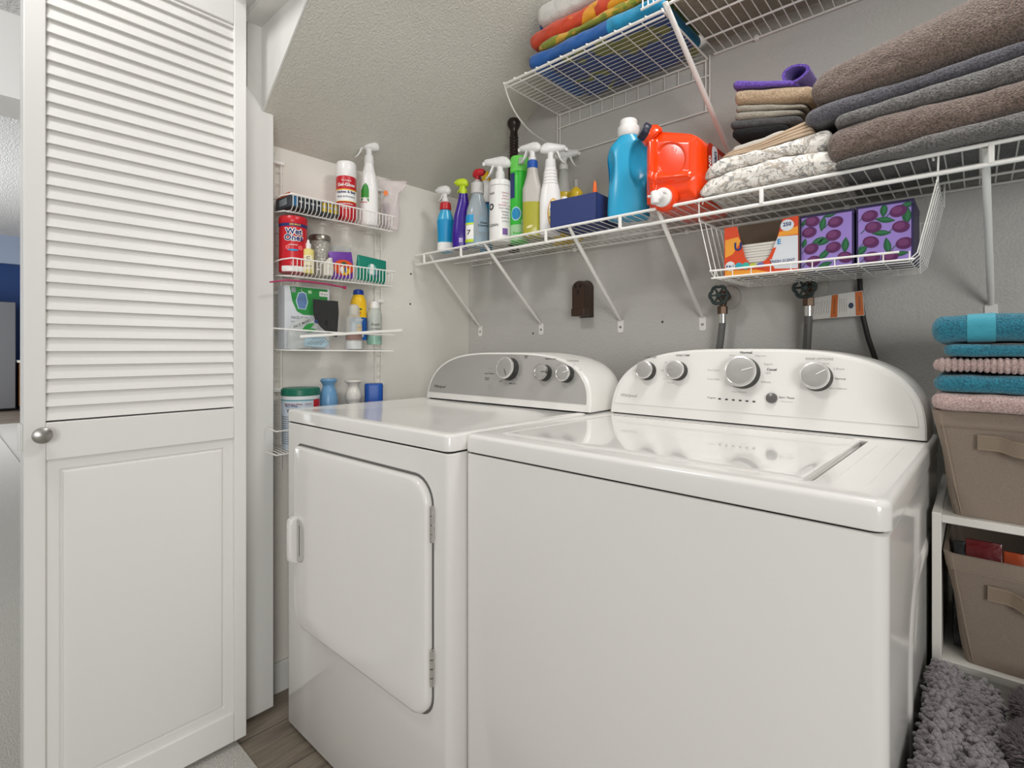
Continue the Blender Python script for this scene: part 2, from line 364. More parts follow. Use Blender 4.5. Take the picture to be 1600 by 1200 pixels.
# ---- dryer
dry = thing('clothes_dryer', 'white front loading clothes dryer with silver control panel, left of the washer', 'dryer', (-1.481, .681, 0))
DW, DD = .703, .70
MB().loft(cab_rings(0, 0, DW, DD, [(.016, .002), (.02, 0), (.8725, 0), (.8745, .002)])).build('cabinet', enamel, dry)
MB().loft(cab_rings(.004, .004, DW-.004, DD-.01, [(.872, 0), (.879, 0)])).build('seam', dark_gap, dry)
for x, y in ((.05, .05), (DW-.05, .05), (.05, DD-.05), (DW-.05, DD-.05)):
    MB().lathe([(.016, 0), (.018, .004), (.018, .012), (.008, .014), (.008, .02)], (x, y)).build('levelling_foot', dark_gap, dry)
MB().loft([[(x, y, z) for x, y in rrect(i-.0005, i-.001, DW+.0005-i, DD-i, .016, 6)] for z, i in ((.8785, .0015), (.8795, 0), (.9065, 0), (.9095, .0008), (.9118, .0028), (.9130, .006), (.9132, .02), (.9128, .03), (.9112, .040), (.9110, .20))]).build('top_panel', enamel, dry, ang=30)
XF = lambda u, v, d: (u, -d, v)
dx0, dx1, dz0, dz1 = .070, .652, .328, .817
MB().loft(panel_rings([(dx0-.005, dz0-.005, dx1+.006, dz1+.006, (.05, .06, .022, .065), .0006)], XF)+panel_rings([(dx0+.03, dz0+.03, dx1-.03, dz1-.03, .04, .0007)], XF), False, True).build('door_gap', mat('shadow seam', '#6b6966', .8), dry, ang=20)
dd = MB().loft(panel_rings([(dx0, dz0, dx1, dz1, (.046, .056, .018, .06), -.001), (dx0, dz0, dx1, dz1, (.046, .056, .018, .06), .010), (dx0+.002, dz0+.002, dx1-.002, dz1-.002, (.045, .055, .017, .06), .0145), (dx0+.008, dz0+.008, dx1-.008, dz1-.008, (.042, .05, .014, .055), .0165), (dx0+.05, dz0+.05, dx1-.05, dz1-.05, .03, .0168)], XF)).build('door', enamel, dry, ang=50)
hz0, hz1 = .503, .625
g = MB().loft([[(x, y, z) for x, y in rrect(dx0+.006, -.038+i, dx0+.030, -.012, (.006, .003, .003, .006), 4)] for z, i in ((hz0, .012), (hz0+.006, .002), (hz0+.02, 0), (hz1-.02, 0), (hz1-.006, .002), (hz1, .012))])
g.build('door_handle', enamel, dd, ang=50)
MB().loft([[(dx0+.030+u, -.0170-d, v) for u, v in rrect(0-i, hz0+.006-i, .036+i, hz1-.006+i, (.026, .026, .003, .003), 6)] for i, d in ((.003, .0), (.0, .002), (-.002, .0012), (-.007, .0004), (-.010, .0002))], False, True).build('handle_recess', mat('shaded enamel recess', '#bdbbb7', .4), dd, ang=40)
for z0, z1 in ((.691, .765), (.400, .474)):
    hg = MB()
    for k in range(4):
        a = z0+(z1-z0)*k/4; hg.tube([(dx1+.006, -.006, a+.001), (dx1+.006, -.006, a+(z1-z0)/4-.001)], .0045, 10)
    hg.box(dx1-.003, -.004, z0, dx1+.006, -.001, z1).build('hinge', chrome, dry)
CL = .22
dcon, dfas = console(dry, .376, .478, .916, .342, .158, CL, enamel2, silver, .020, .17)
MB().box(.05, .484, .9115, .702, .60, .9165).build('console_gap', dark_gap, dry)
inv = wmat(dry).inverted()
def on_dry(px, py, it=3):
    Y = 1.17
    for _ in range(it):
        p = P(px, py, Y=Y); Y = .681+.478+CL*(p.z-.916)-.0012
    return inv @ P(px, py, Y=Y)
knob(dry, on_dry(797, 577), .0345, CL, R(150), face_grey, ring_m, grip_dark, ink, .028)
knob(dry, on_dry(852, 583), .0235, CL, R(88), face_grey, chrome, grip_dark, ink, .024)
knob(dry, on_dry(886, 585), .0235, CL, R(70), face_grey, ring_m, grip_dark, markw, .024)
def con_text(root, onf, s, px, py, size, m, bold=0, shear=0):
    o = onf(px, py); u = Vector((1, 0, 0)); v = Vector((0, CL, 1)).normalized()
    return text(s, size, m, root, plane_fn(o, u, v, .0004), bold=bold, shear=shear)
for s, x, y, z, m in (('TEMPERATURE', 860, 561, .0062, ink), ('CYCLE SIGNAL', 895, 564, .0062, ink), ('TIMED\nDRY', 822, 558, .0056, ink), ('NORMAL', 766, 576, .005, ink_l), ('MORE DRY', 767, 581.5, .005, ink_l),
    ('ENERGY PREFERRED', 765, 584, .005, ink), ('WRINKLE\nSHIELD', 761, 592, .0056, ink), ('AUTOMATIC', 812, 585, .005, ink_l), ('OFF', 804, 590, .006, ink), ('TIMED DRY', 801, 599.5, .006, ink), ('OFF', 782, 596, .006, ink),
    ('HIGH', 872, 570, .0048, ink_l), ('LOW', 869, 582, .0048, ink_l), ('ON', 907, 578, .0048, ink_l), ('OFF', 897, 571, .0048, ink_l)):
    con_text(dfas, on_dry, s, x, y, z, m, .01)
for k in range(12):
    a = R(-20+k*19); c = on_dry(797, 577)
    flat = MB(); r0, r1 = .042, .046
    p0 = plane_fn(c, (1, 0, 0), (0, CL, 1), .0004)
    flatpoly(flat, [(math.sin(a)*r0-.0006, math.cos(a)*r0), (math.sin(a)*r0+.0006, math.cos(a)*r0), (math.sin(a)*r1+.0006, math.cos(a)*r1), (math.sin(a)*r1-.0006, math.cos(a)*r1)], p0).build('dial_tick', ink, dfas, flat=True, fixn=False)
con_text(dfas, on_dry, 'Whirlpool', 687, 604, .0145, ink, .012, .25)
# ---- washer
wsh = thing('top_load_washer', 'white top loading washing machine with white control panel, right of the dryer', 'washing machine', (-.7725, .718, 0), R(-1.1))
WW, WD = .699, .66
MB().loft(cab_rings(0, 0, WW, WD, [(.02, .002), (.024, 0), (.8725, 0), (.8745, .002)], .016)).build('cabinet', enamel, wsh)
MB().loft(panel_rings([(.19, .10, .61, .76, .12, 0), (.198, .108, .602, .752, .115, .0025), (.215, .125, .585, .735, .10, .0025), (.228, .138, .572, .722, .09, -.0005), (.25, .16, .55, .70, .08, -.0005)], lambda u, v, d: (WW+d, u, v)), False, True).build('side_embossing', enamel, wsh, ang=60)
MB().loft(cab_rings(.005, .005, WW-.005, WD-.01, [(.872, 0), (.88, 0)])).build('seam', dark_gap, wsh)
for x, y in ((.05, .05), (WW-.05, .05), (.05, WD-.05), (WW-.05, WD-.05)):
    MB().lathe([(.016, 0), (.018, .004), (.018, .016), (.008, .018), (.008, .024)], (x, y)).build('levelling_foot', dark_gap, wsh)
lx0, lx1, ly0, ly1 = .060, .603, .045, .455
seq = [(.001, -.001, WW+.001, WD, .018, .8782), (-.0005, -.0025, WW+.0025, WD, .019, .8795), (-.0005, -.0025, WW+.0025, WD, .019, .9045), (.0003, -.0016, WW+.0017, WD-.002, .0185, .9080), (.0022, .0003, WW-.0002, WD-.004, .017, .9108), (.0055, .0035, WW-.0035, WD-.007, .015, .9128), (.010, .008, WW-.008, WD-.012, .012, .9135),
       (lx0-.004, ly0-.002, lx1+.012, ly1+.004, .012, .9135), (lx0-.002, ly0, lx1+.010, ly1+.002, .011, .912), (lx0-.002, ly0+.001, lx1+.009, ly1+.001, .010, .903), (.2, .2, .4, .3, .01, .903)]
MB().loft([[(x, y, z) for x, y in rrect(a, b, c, d, r, 6)] for a, b, c, d, r, z in seq], True, True).build('top_deck', enamel, wsh, ang=30)
seq = [(lx0, ly0+.002, lx1, ly1, .010, .904), (lx0, ly0+.002, lx1, ly1, .010, .910), (lx0+.002, ly0+.004, lx1-.002, ly1-.002, .009, .9135), (lx0+.008, ly0+.010, lx1-.008, ly1-.004, .008, .9150), (lx0+.020, ly0+.020, lx1-.018, ly1-.012, .008, .9151), (lx0+.1, ly0+.1, lx1-.1, ly1-.1, .03, .9151)]
MB().loft([[(x, y, z) for x, y in rrect(a, b, c, d, r, 6)] for a, b, c, d, r, z in seq]).build('lid', lid_enamel, wsh, ang=30)
MB().box(.632, .05, .9130, .634, .40, .9139).box(.668, .05, .9130, .670, .42, .9139).build('deck_moulding', enamel, wsh, bevel=.0004)
MB().box(lx1+.0, ly1-.02, .904, lx1+.009, ly1-.002, .9115).build('lid_hinge', mat('grey hinge pin', '#8d8b87', .5), wsh, bevel=.001)
wcon, wfas = console(wsh, .361, .497, .9165, .334, .168, CL, enamel2, enamel2, .024, .155)
MB().box(.035, .503, .9125, .690, .62, .917).build('console_gap', dark_gap, wsh)
winv = wmat(wsh).inverted()
def on_wsh(px, py):
    Y = 1.22
    for _ in range(4):
        p = P(px, py, Y=Y); l = winv @ p; yl = .497+CL*(l.z-.9165)-.0012; Y += (yl-l.y)
    return winv @ P(px, py, Y=Y)
knob(wsh, on_wsh(1012, 580), .0235, CL, R(-90), face_grey, ring_m, grip_dark, ink_l, .024)
knob(wsh, on_wsh(1060, 580), .0235, CL, R(-85), face_grey, ring_m, grip_dark, ink_l, .024)
knob(wsh, on_wsh(1162, 583), .0355, CL, R(74), face_grey, ring_m, grip_dark, markw, .028)
knob(wsh, on_wsh(1277, 590), .0285, CL, R(58), face_grey, ring_m, grip_dark, markw, .026)
c = on_wsh(1206, 622); q = Vector((0, -1, CL)).to_track_quat('Z', 'Y').to_matrix().to_4x4()
MB().lathe([(.0115, -.001), (.0115, .003), (.0105, .0055), (.005, .007), (0, .0072)]).xf(Matrix.Translation(c) @ q).build('start_button', mat('dark grey button', '#6f6d6b', .3, .4), wsh)
for k in range(6):
    c = on_wsh(1124.5+k*10.7, 623.3+k*.85)
    MB().loft([[(a, b, z) for a, b in rrect(-.0032, -.0017, .0032, .0017, .0015, 3)] for z in (-.0008, .0006)]).xf(Matrix.Translation(c) @ q).build('indicator_light', grip_dark, wsh)
for s, x, y, z, m, bd in (('LOAD SIZE', 1017, 558, .0065, ink, .01), ('WASH TEMP', 1067, 555.5, .0065, ink, .01), ('Normal', 1166, 551, .0085, ink, .02), ('Heavy', 1144, 555, .005, ink_l, 0), ('Bulky Items', 1189, 556, .005, ink_l, 0), ('Regular', 1201, 569, .0062, ink_l, 0), ('Casual', 1206, 577.5, .0078, ink, .02), ('Light', 1200, 582.5, .006, ink_l, 0),
    ('Delicate', 1197, 597, .006, ink_l, 0), ('Rinse & Spin', 1115, 578.5, .0056, ink_l, 0), ('Drain & Spin', 1115, 592.5, .0056, ink_l, 0), ('Clean Washer', 1155, 612.5, .0058, ink_l, 0), ('Progress', 1112, 621.5, .0056, ink, 0), ('Start / Pause', 1229, 621.5, .006, ink, .01), ('hold to cancel', 1229, 627.5, .0042, ink_l, 0),
    ('RINSE OPTIONS', 1280, 561, .0072, ink_l, .01), ('Options', 1288, 568, .0056, ink_l, 0), ('2 Rinses', 1311, 576.5, .006, ink_l, 0), ('Normal', 1313, 592, .006, ink, 0), ('Fabric Softener', 1309, 607, .0052, ink_l, 0), ('Auto', 992, 579, .0045, ink_l, 0), ('Small', 997, 566, .0045, ink_l, 0), ('Hot', 1041, 566, .0045, ink_l, 0), ('Cold', 1035, 579, .0045, ink_l, 0), ('Cool', 1038, 592, .0045, ink_l, 0), ('Tap Cold', 1048, 598, .0045, ink_l, 0)):
    con_text(wfas, on_wsh, s, x, y, z, m, bd)
con_text(wfas, on_wsh, 'Whirlpool', 982, 618, .0115, ink_l, .01, .25)
# ================================================================== WIRE SHELVES AND FIXTURES
ZS = 1.448; YF = 1.255
def shelf(name, label, x0, x1, z, lip, spacers, feet, zfoot, group=None, lipup=False):
    t = thing(name, label, 'shelf', (x0, YB, z), 0, group)
    def B(mb, n, **k): return mb.build(n, wire_white, t, world=True, **k)
    B(MB().tube([(x0, YF, z), (x1, YF, z)], .0040, 10), 'front_rail')
    if lip: B(MB().tube([(x0, YF+.002, z-lip), (x1, YF+.002, z-lip)], .0044, 10), 'front_rail')
    B(MB().tube([(x0, YB-.006, z-.003), (x1, YB-.006, z-.003)], .0030, 8), 'back_rail')
    m = MB()
    for yy in (YF+.10, YF+.20): m.tube([(x0, yy, z-.0065), (x1, yy, z-.0065)], .0028, 8)
    B(m, 'cross_rod')
    w = MB(); x = x0+.006
    while x < x1:
        w.tube([(x, YF-.002, z+.0025), (x, YF+.004, z+.0038), (x, YB-.004, z+.001)], .0015, 6); x += .0254
    if lip:
        x = x0+.006
        while x < x1:
            x += .0254
    B(w, 'deck_wires')
    for sx in spacers:
        B(MB().box(sx-.0045, YF-.004, z-lip, sx+.0045, YF+.003, z), 'spacer', bevel=.002)
    for fx, tx in feet:
        b = MB(); w2 = .0065
        top = Vector((tx, YF+.008, z-.002)); bot = Vector((fx, YB-.006, zfoot+.022)); 
        d = (bot-top).normalized(); n = Vector((1, 0, 0)); q = d.cross(n)
        rs = []
        for k in range(9):
            u = k/8; p = top.lerp(bot, u); ww = w2*(1 if 0 < k < 8 else .8); hh = .0055 if 0 < k < 8 else .003
            rs.append([tuple(p+n*(ww*math.cos(a))+q*(hh*math.sin(a))) for a in [2*PI*i/12 for i in range(12)]])
        b.loft(rs); br = B(b, 'bracket')
        f = MB().prism(rrect(fx-.011, zfoot-.020, fx+.011, zfoot+.024, .006, 3), lambda u, v, tt: (u, tt, v), YB-.0025, YB)
        f.build('foot_plate', wire_white, br, world=True, bevel=.0008)
        MB().lathe([(.0045, 0), (.0042, .0015), (.002, .0025), (0, .0026)]).xf(Matrix.Translation((fx, YB-.0025, zfoot)) @ Matrix.Rotation(R(90), 4, 'X')).build('screw', brushed, br, world=True)
    x = x0+.12
    while x < x1-.05:
        B(MB().box(x-.006, YB-.012, z-.010, x+.006, YB, z+.004), 'wall_clip', bevel=.002); x += .42
    return t
sh = shelf('wire_shelf', 'long white wire shelf above the washer and dryer, holding cleaning bottles and towels', -1.628, .30, ZS, .036,
      (-1.575, -1.368, -.985, -.728, -.365, .018), ((-1.578, -1.556), (-1.247, -1.26), (-.902, -.904), (-.621, -.621), (.022, .010)), 1.160)
# upper standard shelf (right of the rack shelf)
us = shelf('wire_shelf', 'upper white wire shelf at the top right, its underside showing wires', -.585, .30, 1.966, .0, (), (), 1.7)
ub = MB(); top = Vector((-.598, YF, 1.975)); bot = Vector((-.540, YB-.004, 1.655))
brk = MB().loft([[tuple(top.lerp(bot, k/8)+Vector((1, 0, 0))*(.0075*math.cos(a))+Vector((0, .7, .7))*(.006*math.sin(a))) for a in [2*PI*i/12 for i in range(12)]] for k in range(9)]).build('bracket', wire_white, us, world=True)
MB().box(-.552, YB-.003, 1.625, -.528, YB, 1.668).build('foot_plate', wire_white, brk, world=True, bevel=.001)
lf = MB()
lf.tube([(-.60, YF-.006, 2.008), (.3, YF-.006, 2.008)], .004, 8)
lf.tube([(-.655, YF-.010, 1.978), (-.655, YF-.010, 2.030)], .002, 6).tube([(-.640, YF-.010, 1.978), (-.640, YF-.010, 2.030)], .002, 6).tube([(-.625, YF-.010, 1.978), (-.625, YF-.010, 2.030)], .002, 6).tube([(-.660, YF-.010, 1.977), (-.59, YF-.010, 1.979)], .0032, 8)
lf.build('front_rail', wire_white, us, world=True)
# ------------------------------------------------------------------ rack shelf: grid deck on a wall frame
rk = thing('wire_rack_shelf', 'white wire grid shelf under the beach towels at the top, with curved side arm', 'shelf', (-1.155, YB, 1.96))
def RB(mb, n, **k): return mb.build(n, wire_white, rk, world=True, **k)
rx0, rx1, rz = -1.158, -.604, 1.955
RB(MB().tube([(rx0, YF, rz), (rx1, YF, rz)], .0042, 10), 'front_rail'); RB(MB().tube([(rx0, YF+.010, rz-.008), (rx1, YF+.010, rz-.008)], .0026, 8), 'front_rail')
RB(MB().tube([(rx0, YB-.008, rz-.002), (rx1, YB-.008, rz-.002)], .003, 8), 'back_rail')
g = MB()
n = 15
for i in range(1, n): 
    y = YF+(YB-.01-YF)*i/n; g.tube([(rx0, y, rz+.001), (rx1, y, rz+.001)], .0010, 6)
for i in range(1, 9):
    x = rx0+(rx1-rx0)*i/9; g.tube([(x, YF, rz-.002), (x, YB-.008, rz-.002)], .0015, 6)
for x in (rx0, rx1): g.tube([(x, YF, rz), (x, YB-.008, rz)], .0026, 8)
RB(g, 'grid_deck')
k = MB()
for i in range(13):
    x = rx0+(rx1-rx0)*i/12; k.tube([(x, YF-.003, rz-.001), (x, YF-.006, rz+.003), (x, YF+.002, rz+.006), (x, YF+.008, rz+.003)], .0018, 6)
RB(k, 'rail_tie')
f = MB(); zb = 1.905; zc_ = 1.80; y = YB-.006
f.tube([(rx0-.008, y, zb), (rx1+.006, y, zb)], .0024, 8); f.tube([(rx0-.008, y, zc_), (rx1+.006, y, zc_)], .0024, 8)
for x in (rx0-.008, rx0+.004, rx1-.006, rx1+.006): f.tube([(x, y, 1.965), (x, y, zc_)], .002, 8)
for i in range(1, 12): f.tube([(rx0+(rx1-rx0)*i/12, y, rz), (rx0+(rx1-rx0)*i/12, y, zb)], .0013, 6)
RB(f, 'wall_frame')
a = MB(); pts = []
p0, p1, p2 = Vector((rx0, YF, rz)), Vector((rx0-.008, YF+.06, rz-.13)), Vector((rx0-.02, YB-.01, 1.845))
for i in range(17):
    t = i/16; pts.append(p0*(1-t)**2+p1*2*t*(1-t)+p2*t*t)
RB(a.tube(pts, .0026, 8), 'side_arm')
# ------------------------------------------------------------------ hanging basket under the shelf
hb = thing('hanging_wire_basket', 'white wire basket hanging below the long shelf, holding three boxes', 'basket', (-.28, 1.40, 1.26))
def HB(mb, n, **k): return mb.build(n, wire_white, hb, world=True, **k)
bx0, bx1, tx0, tx1, bz, tz = -.478, -.092, -.512, -.055, 1.257, 1.455
w = MB()
for i in range(8):
    y = 1.262+.245*i/7
    ztop = 1.400
    w.tube([(tx0+.002, y, ztop), (bx0-.003, y, bz+.012), (bx0+.004, y, bz), (bx1-.006, y, bz), (bx1+.006, y, bz+.012), (tx1-.002, y, ztop)], .0013, 6)
HB(w, 'basket_wires')
w = MB()
for i in range(10):
    x = bx0+.006+(bx1-bx0-.012)*i/9
    w.tube([(x, 1.259, bz+.016), (x, 1.260, bz-.002), (x, 1.506, bz-.002), (x, 1.507, 1.37)], .0013, 6)
HB(w, 'basket_wires')
HB(MB().tube([(bx0-.006, 1.259, bz+.016), (bx1-.022, 1.259, bz+.016)], .0024, 8), 'front_rim'); HB(MB().tube([(bx0-.002, 1.259, bz-.002), (bx1+.002, 1.259, bz)], .002, 8), 'bottom_rim')
HB(MB().tube([(tx0+.006, 1.508, 1.37), (tx1-.008, 1.508, 1.37)], .0022, 8).tube([(tx0+.002, 1.260, 1.400), (tx0+.002, 1.508, 1.400)], .002, 8).tube([(tx1-.002, 1.260, 1.400), (tx1-.002, 1.508, 1.400)], .002, 8), 'top_rim')
for x, sgn in ((tx0+.001, 1), (tx1-.001, -1)):
    for y in (1.262, 1.50):
        HB(MB().tube([(x, y, 1.398), (x-.001*sgn, y, 1.446), (x-.002*sgn, y, 1.454), (x+.004*sgn, y+.004, 1.4565), (x+.008*sgn, y+.006, 1.450), (x+.006*sgn, y+.004, 1.440)], .0018, 6), 'hook')
# ------------------------------------------------------------------ wall rack by the jamb (four baskets on two ladder uprights)
wr = thing('wall_rack', 'white wire wall rack with four shelves on the left wall beside the door jamb', 'rack', (XL, .90, .75))
def WB(mb, n, **k): return mb.build(n, wire_white, wr, world=True, **k)
XR = XL+.010; XF_ = -1.515
for ya, yb in ((.716, .738), (1.084, 1.110)):
    m = MB(); m.tube([(XR, ya, .70), (XR, ya, 1.685)], .0020, 8).tube([(XR, yb, .70), (XR, yb, 1.685)], .0020, 8)
    z = .72
    while z < 1.69: m.tube([(XR, ya-.003, z), (XR, yb+.003, z)], .0016, 6); z += .0385
    WB(m, 'upright')
    for z in (.955, 1.262, 1.672): WB(MB().box(XL, ya-.006, z-.006, XR+.006, yb+.008, z+.006), 'wall_clip', bevel=.002)
def rack_basket(zb, zt, pitch=.0125, y0=.700, y1=1.078, drop=.012):
    m = MB()
    rim = [(XR, y0-.004, zt-.006), (XF_-.035, y0-.002, zt-.002), (XF_, y0+.012, zt), (XF_, y1, zt), (XR, y1+.004, zt-.004)]
    m.tube(rim, .0023, 8); o = WB(m, 'basket_rim')
    m = MB(); m.tube([(XR, y0, zb+.01), (XF_-.03, y0, zb), (XF_-.014, y1, zb), (XR, y1, zb+.01)], .0020, 8); m.tube([(XR+.002, y0-.01, zb+.012), (XR+.002, y1+.02, zb+.012)], .0022, 8); WB(m, 'basket_frame')
    m = MB(); y = y0+.016
    while y < y1-.003:
        m.tube([(XF_, y, zt), (XF_-.001, y, zb+.014), (XF_-.013, y, zb+.001), (XR+.001, y, zb+.013)], .0012, 6); y += pitch
    WB(m, 'basket_wires')
rack_basket(1.498, 1.546); rack_basket(1.304, 1.355)
# third shelf: flat deck with a sagging loose front strip
m = MB(); m.tube([(XR, .70, 1.083), (XF_, .705, 1.081), (XF_, 1.07, 1.078), (XR, 1.085, 1.083)], .0022, 8)
y = .715
while y < 1.07: m.tube([(XF_, y, 1.080), (XR, y, 1.083)], .0012, 6); y += .0125
WB(m, 'shelf_deck')
WB(MB().tube([(XR, .68, 1.152), (XF_, .69, 1.143), (XF_, .88, 1.136), (XF_, 1.075, 1.134)], .0024, 8), 'front_strip')
WB(MB().loft([[(XF_+.003, .735+.37*k/8, 1.118+.030*k/8+.005*math.sin(k)*.3-a), (XF_+.0055, .735+.37*k/8, 1.118+.030*k/8-a)][::1]+[(XF_+.0055, .735+.37*k/8, 1.126+.030*k/8-a*0), (XF_+.003, .735+.37*k/8, 1.126+.030*k/8)] for k in range(9) for a in (0,)]), 'front_strip')
# bottom shelf
m = MB(); m.tube([(XR, .66, .785), (XF_, .665, .776), (XF_, 1.06, .776), (XR, 1.07, .785)], .0024, 8)
y = .68
while y < 1.06: m.tube([(XF_, y, .777), (XR, y, .785)], .0012, 6); y += .0125
WB(m, 'shelf_deck'); WB(MB().tube([(XR, .655, .862), (XF_, .665, .845), (XF_, 1.06, .845), (XR, 1.07, .862)], .0022, 8), 'front_strip')
# ------------------------------------------------------------------ outlet, valves, hoses, cord, tag, screws
brown = mat('dark brown bakelite', '#3d2b20', .3)
ou = thing('power_outlet', 'dark brown surface mounted dryer outlet on the back wall under the long shelf', 'outlet', (-1.038, YB, 1.263))
pl = [(-.027, -.064), (.027, -.064), (.027, .037)]+[(.027*math.cos(R(a)), .037+.027*math.sin(R(a))) for a in range(10, 171, 10)]+[(-.027, .037)]
MB().loft([[(u*s, -d, v*s) for u, v in pl] for d, s in ((0, 1.02), (.006, 1.03), (.0065, .98), (.052, .95), (.058, .90))]).build('body', brown, ou, ang=40)
MB().box(-.0275, -.0615, -.063, .0275, -.03, -.036).build('cord_cover', brown, ou, bevel=.003)
MB().prism([(-.015, .042), (-.011, .050), (-.005, .038), (-.009, .034)], lambda u, v, t: (u, t, v), -.0595, -.057).prism([(.015, .042), (.011, .050), (.005, .038), (.009, .034)], lambda u, v, t: (u, t, v), -.0595, -.057).prism([(-.003, .026), (.003, .026), (.003, .014), (-.003, .014)], lambda u, v, t: (u, t, v), -.0595, -.057).build('slots', dark_gap, ou)
iron = mat('dark grey cast iron wheel', '#3f4a48', .5, .5); brass = mat('old brown brass', '#6d5a4c', .45, .8); hose_m = mat('grey rubber hose', '#6c6b68', .45); esc = mat('pale escutcheon plate', '#b8b5ad', .5)
def valve(name, label, px, py, wheelpx, hoselabel, endx, lab):
    c = P(px, py, Y=YB); w = P(wheelpx[0], wheelpx[1], Y=YB-.075)
    v = thing(name, label, 'valve', (c.x, YB, c.z), 0)
    MB().lathe([(.036, 0), (.034, .005), (.022, .009), (.012, .010)], N=36).xf(Matrix.Translation(c) @ Matrix.Rotation(R(90), 4, 'X')).build('escutcheon', esc, v, world=True)
    d = w-c; q = d.to_track_quat('Z', 'Y').to_matrix().to_4x4(); M = Matrix.Translation(c) @ q; L = d.length
    MB().lathe([(.010, 0), (.010, L*.3), (.015, L*.34), (.016, L*.62), (.011, L*.66), (.009, L*.82), (.004, L*.84), (.004, L)], N=20).xf(M).build('valve_body', brass, v, world=True)
    m = MB(); M2 = Matrix.Translation(w) @ q
    m.tube([((.0225+.0035*abs(math.cos(3*t)))*math.cos(t), (.0225+.0035*abs(math.cos(3*t)))*math.sin(t), 0) for t in [2*PI*i/48 for i in range(48)]], .0042, 8, closed=True)
    for i in range(6):
        t = 2*PI*i/6; m.tube([(.004*math.cos(t), .004*math.sin(t), 0), (.024*math.cos(t), .024*math.sin(t), 0)], .003, 6)
    m.lathe([(.008, -.004), (.008, .004), (.004, .007)], N=16); m.xf(M2).build('hand_wheel', iron, v, world=True)
    e = c+Vector((-.004, -.040, -.016)); 
    MB().tube([c+Vector((-.001, -.036, .0)), e+Vector((0, 0, -.012))], .010, 12).build('outlet_pipe', brass, v, world=True)
    h = thing('water_hose', hoselabel, 'hose', (e.x, e.y, .98))
    N6 = MB(); 
    for z0, z1, r in ((-.034, -.012, .0145),): N6.loft([ring(e.x, e.y, e.z+z0, r, r, 2, 6), ring(e.x, e.y, e.z+z1, r, r, 2, 6)])
    N6.build('coupling_nut', brass, h, world=True, bevel=.001)
    MB().lathe([(.0105, -.060), (.0105, -.030)]).xf(Matrix.Translation(e)).build('crimp_sleeve', chrome, h, world=True)
    pts = [e+Vector((0, 0, -.055)), e+Vector((endx*.3, .002, -.11)), e+Vector((endx*.8, .006, -.18)), e+Vector((endx*1.1, .014, -.26)), e+Vector((endx*1.1, .018, -.45))]
    q_ = []
    for i in range(len(pts)-1):
        for k in range(4): q_.append(pts[i].lerp(pts[i+1], k/4))
    q_.append(pts[-1]); MB().tube(q_, .0098, 12).build('tube', hose_m, h, world=True)
    if lab:
        text(lab, .008, ink, h, lambda a, b: Vector((e.x+.003+b*.5-.007, e.y-.0092, e.z-.13+a)), world=True)
    return v
valve('water_valve', 'dark hand wheel water valve on the back wall, left of the two', 1139, 465, (1123, 461), 'grey washer hose hanging from the left water valve', -.022, None)
valve('water_valve', 'dark hand wheel water valve on the back wall, right of the two', 1272, 450, (1257, 449), 'grey washer hose hanging from the right water valve', -.010, 'WASHING MACHINE HOSE')
cord = thing('electric_cable', 'black power cable on the back wall hanging below the plum patterned boxes', 'cable', (-.2, YB-.02, 1.0))
pts = [P(1341, 385, Y=YB-.012), P(1343, 430, Y=YB-.012), P(1345, 470, Y=YB-.014), P(1349, 498, Y=YB-.016), P(1357, 530, Y=YB-.018), P(1366, 556, Y=YB-.022), P(1378, 600, Y=YB-.03), P(1390, 680, Y=YB-.04)]
q_ = []
for i in range(len(pts)-1):
    for k in range(4): q_.append(pts[i].lerp(pts[i+1], k/4))
MB().tube(q_, .0058, 10).build('cable', mat('black rubber', '#23201d', .5), cord, world=True)
tagp = thing('warning_tag', 'white and orange warning tag on the black power cable', 'tag', tuple(P(1310, 480, Y=YB-.03)))
TY = YB-.030
c00, c10, c11, c01 = P(1262, 500, Y=TY-.01), P(1351, 493, Y=TY), P(1348, 454, Y=TY), P(1268, 466, Y=TY-.01)
def tagfn(off):
    n = (c10-c00).cross(c01-c00).normalized()
    return lambda u, v: c00*(1-u)*(1-v)+c10*u*(1-v)+c11*u*v+c01*(1-u)*v+n*off*(1 if n.y < 0 else -1)+Vector((0, -.006*math.sin(u*PI), 0))
MB().grid(10, 2, tagfn(0)).build('card', mat('white tag card', '#d9d6d0', .6), tagp, world=True)
org = mat('orange print', '#c8692b', .6)
for a, b in ((.86, .99), (.42, .54)): MB().grid(4, 2, lambda u, v: tagfn(.0006)(a+(b-a)*u, .02+.96*v)).build('orange_band', org, tagp, world=True, fixn=False)
for k, u0 in enumerate([.04, .09, .14, .19, .24, .29, .34, .38, .58, .62, .66, .70]):
    s = ['grounding instructions', 'read all instructions', 'risk of electric shock', 'do not remove this'][k % 4]
    text(s, .0048, ink, tagp, lambda a, b, u0=u0: tagfn(.0009)(u0+b*5, .5-a*14), world=True)
text('WARNING', .0095, ink, tagp, lambda a, b: tagfn(.0012)(.925+b*6, .5-a*13), world=True); text('ADVERTENCIA', .008, ink, tagp, lambda a, b: tagfn(.0012)(.48+b*6, .5-a*12), world=True)
flatpoly(MB(), oval(.78, .45, .045, .12), tagfn(.0009)).build('symbol', mat('navy print', '#2c3e58', .6), tagp, world=True, fixn=False)
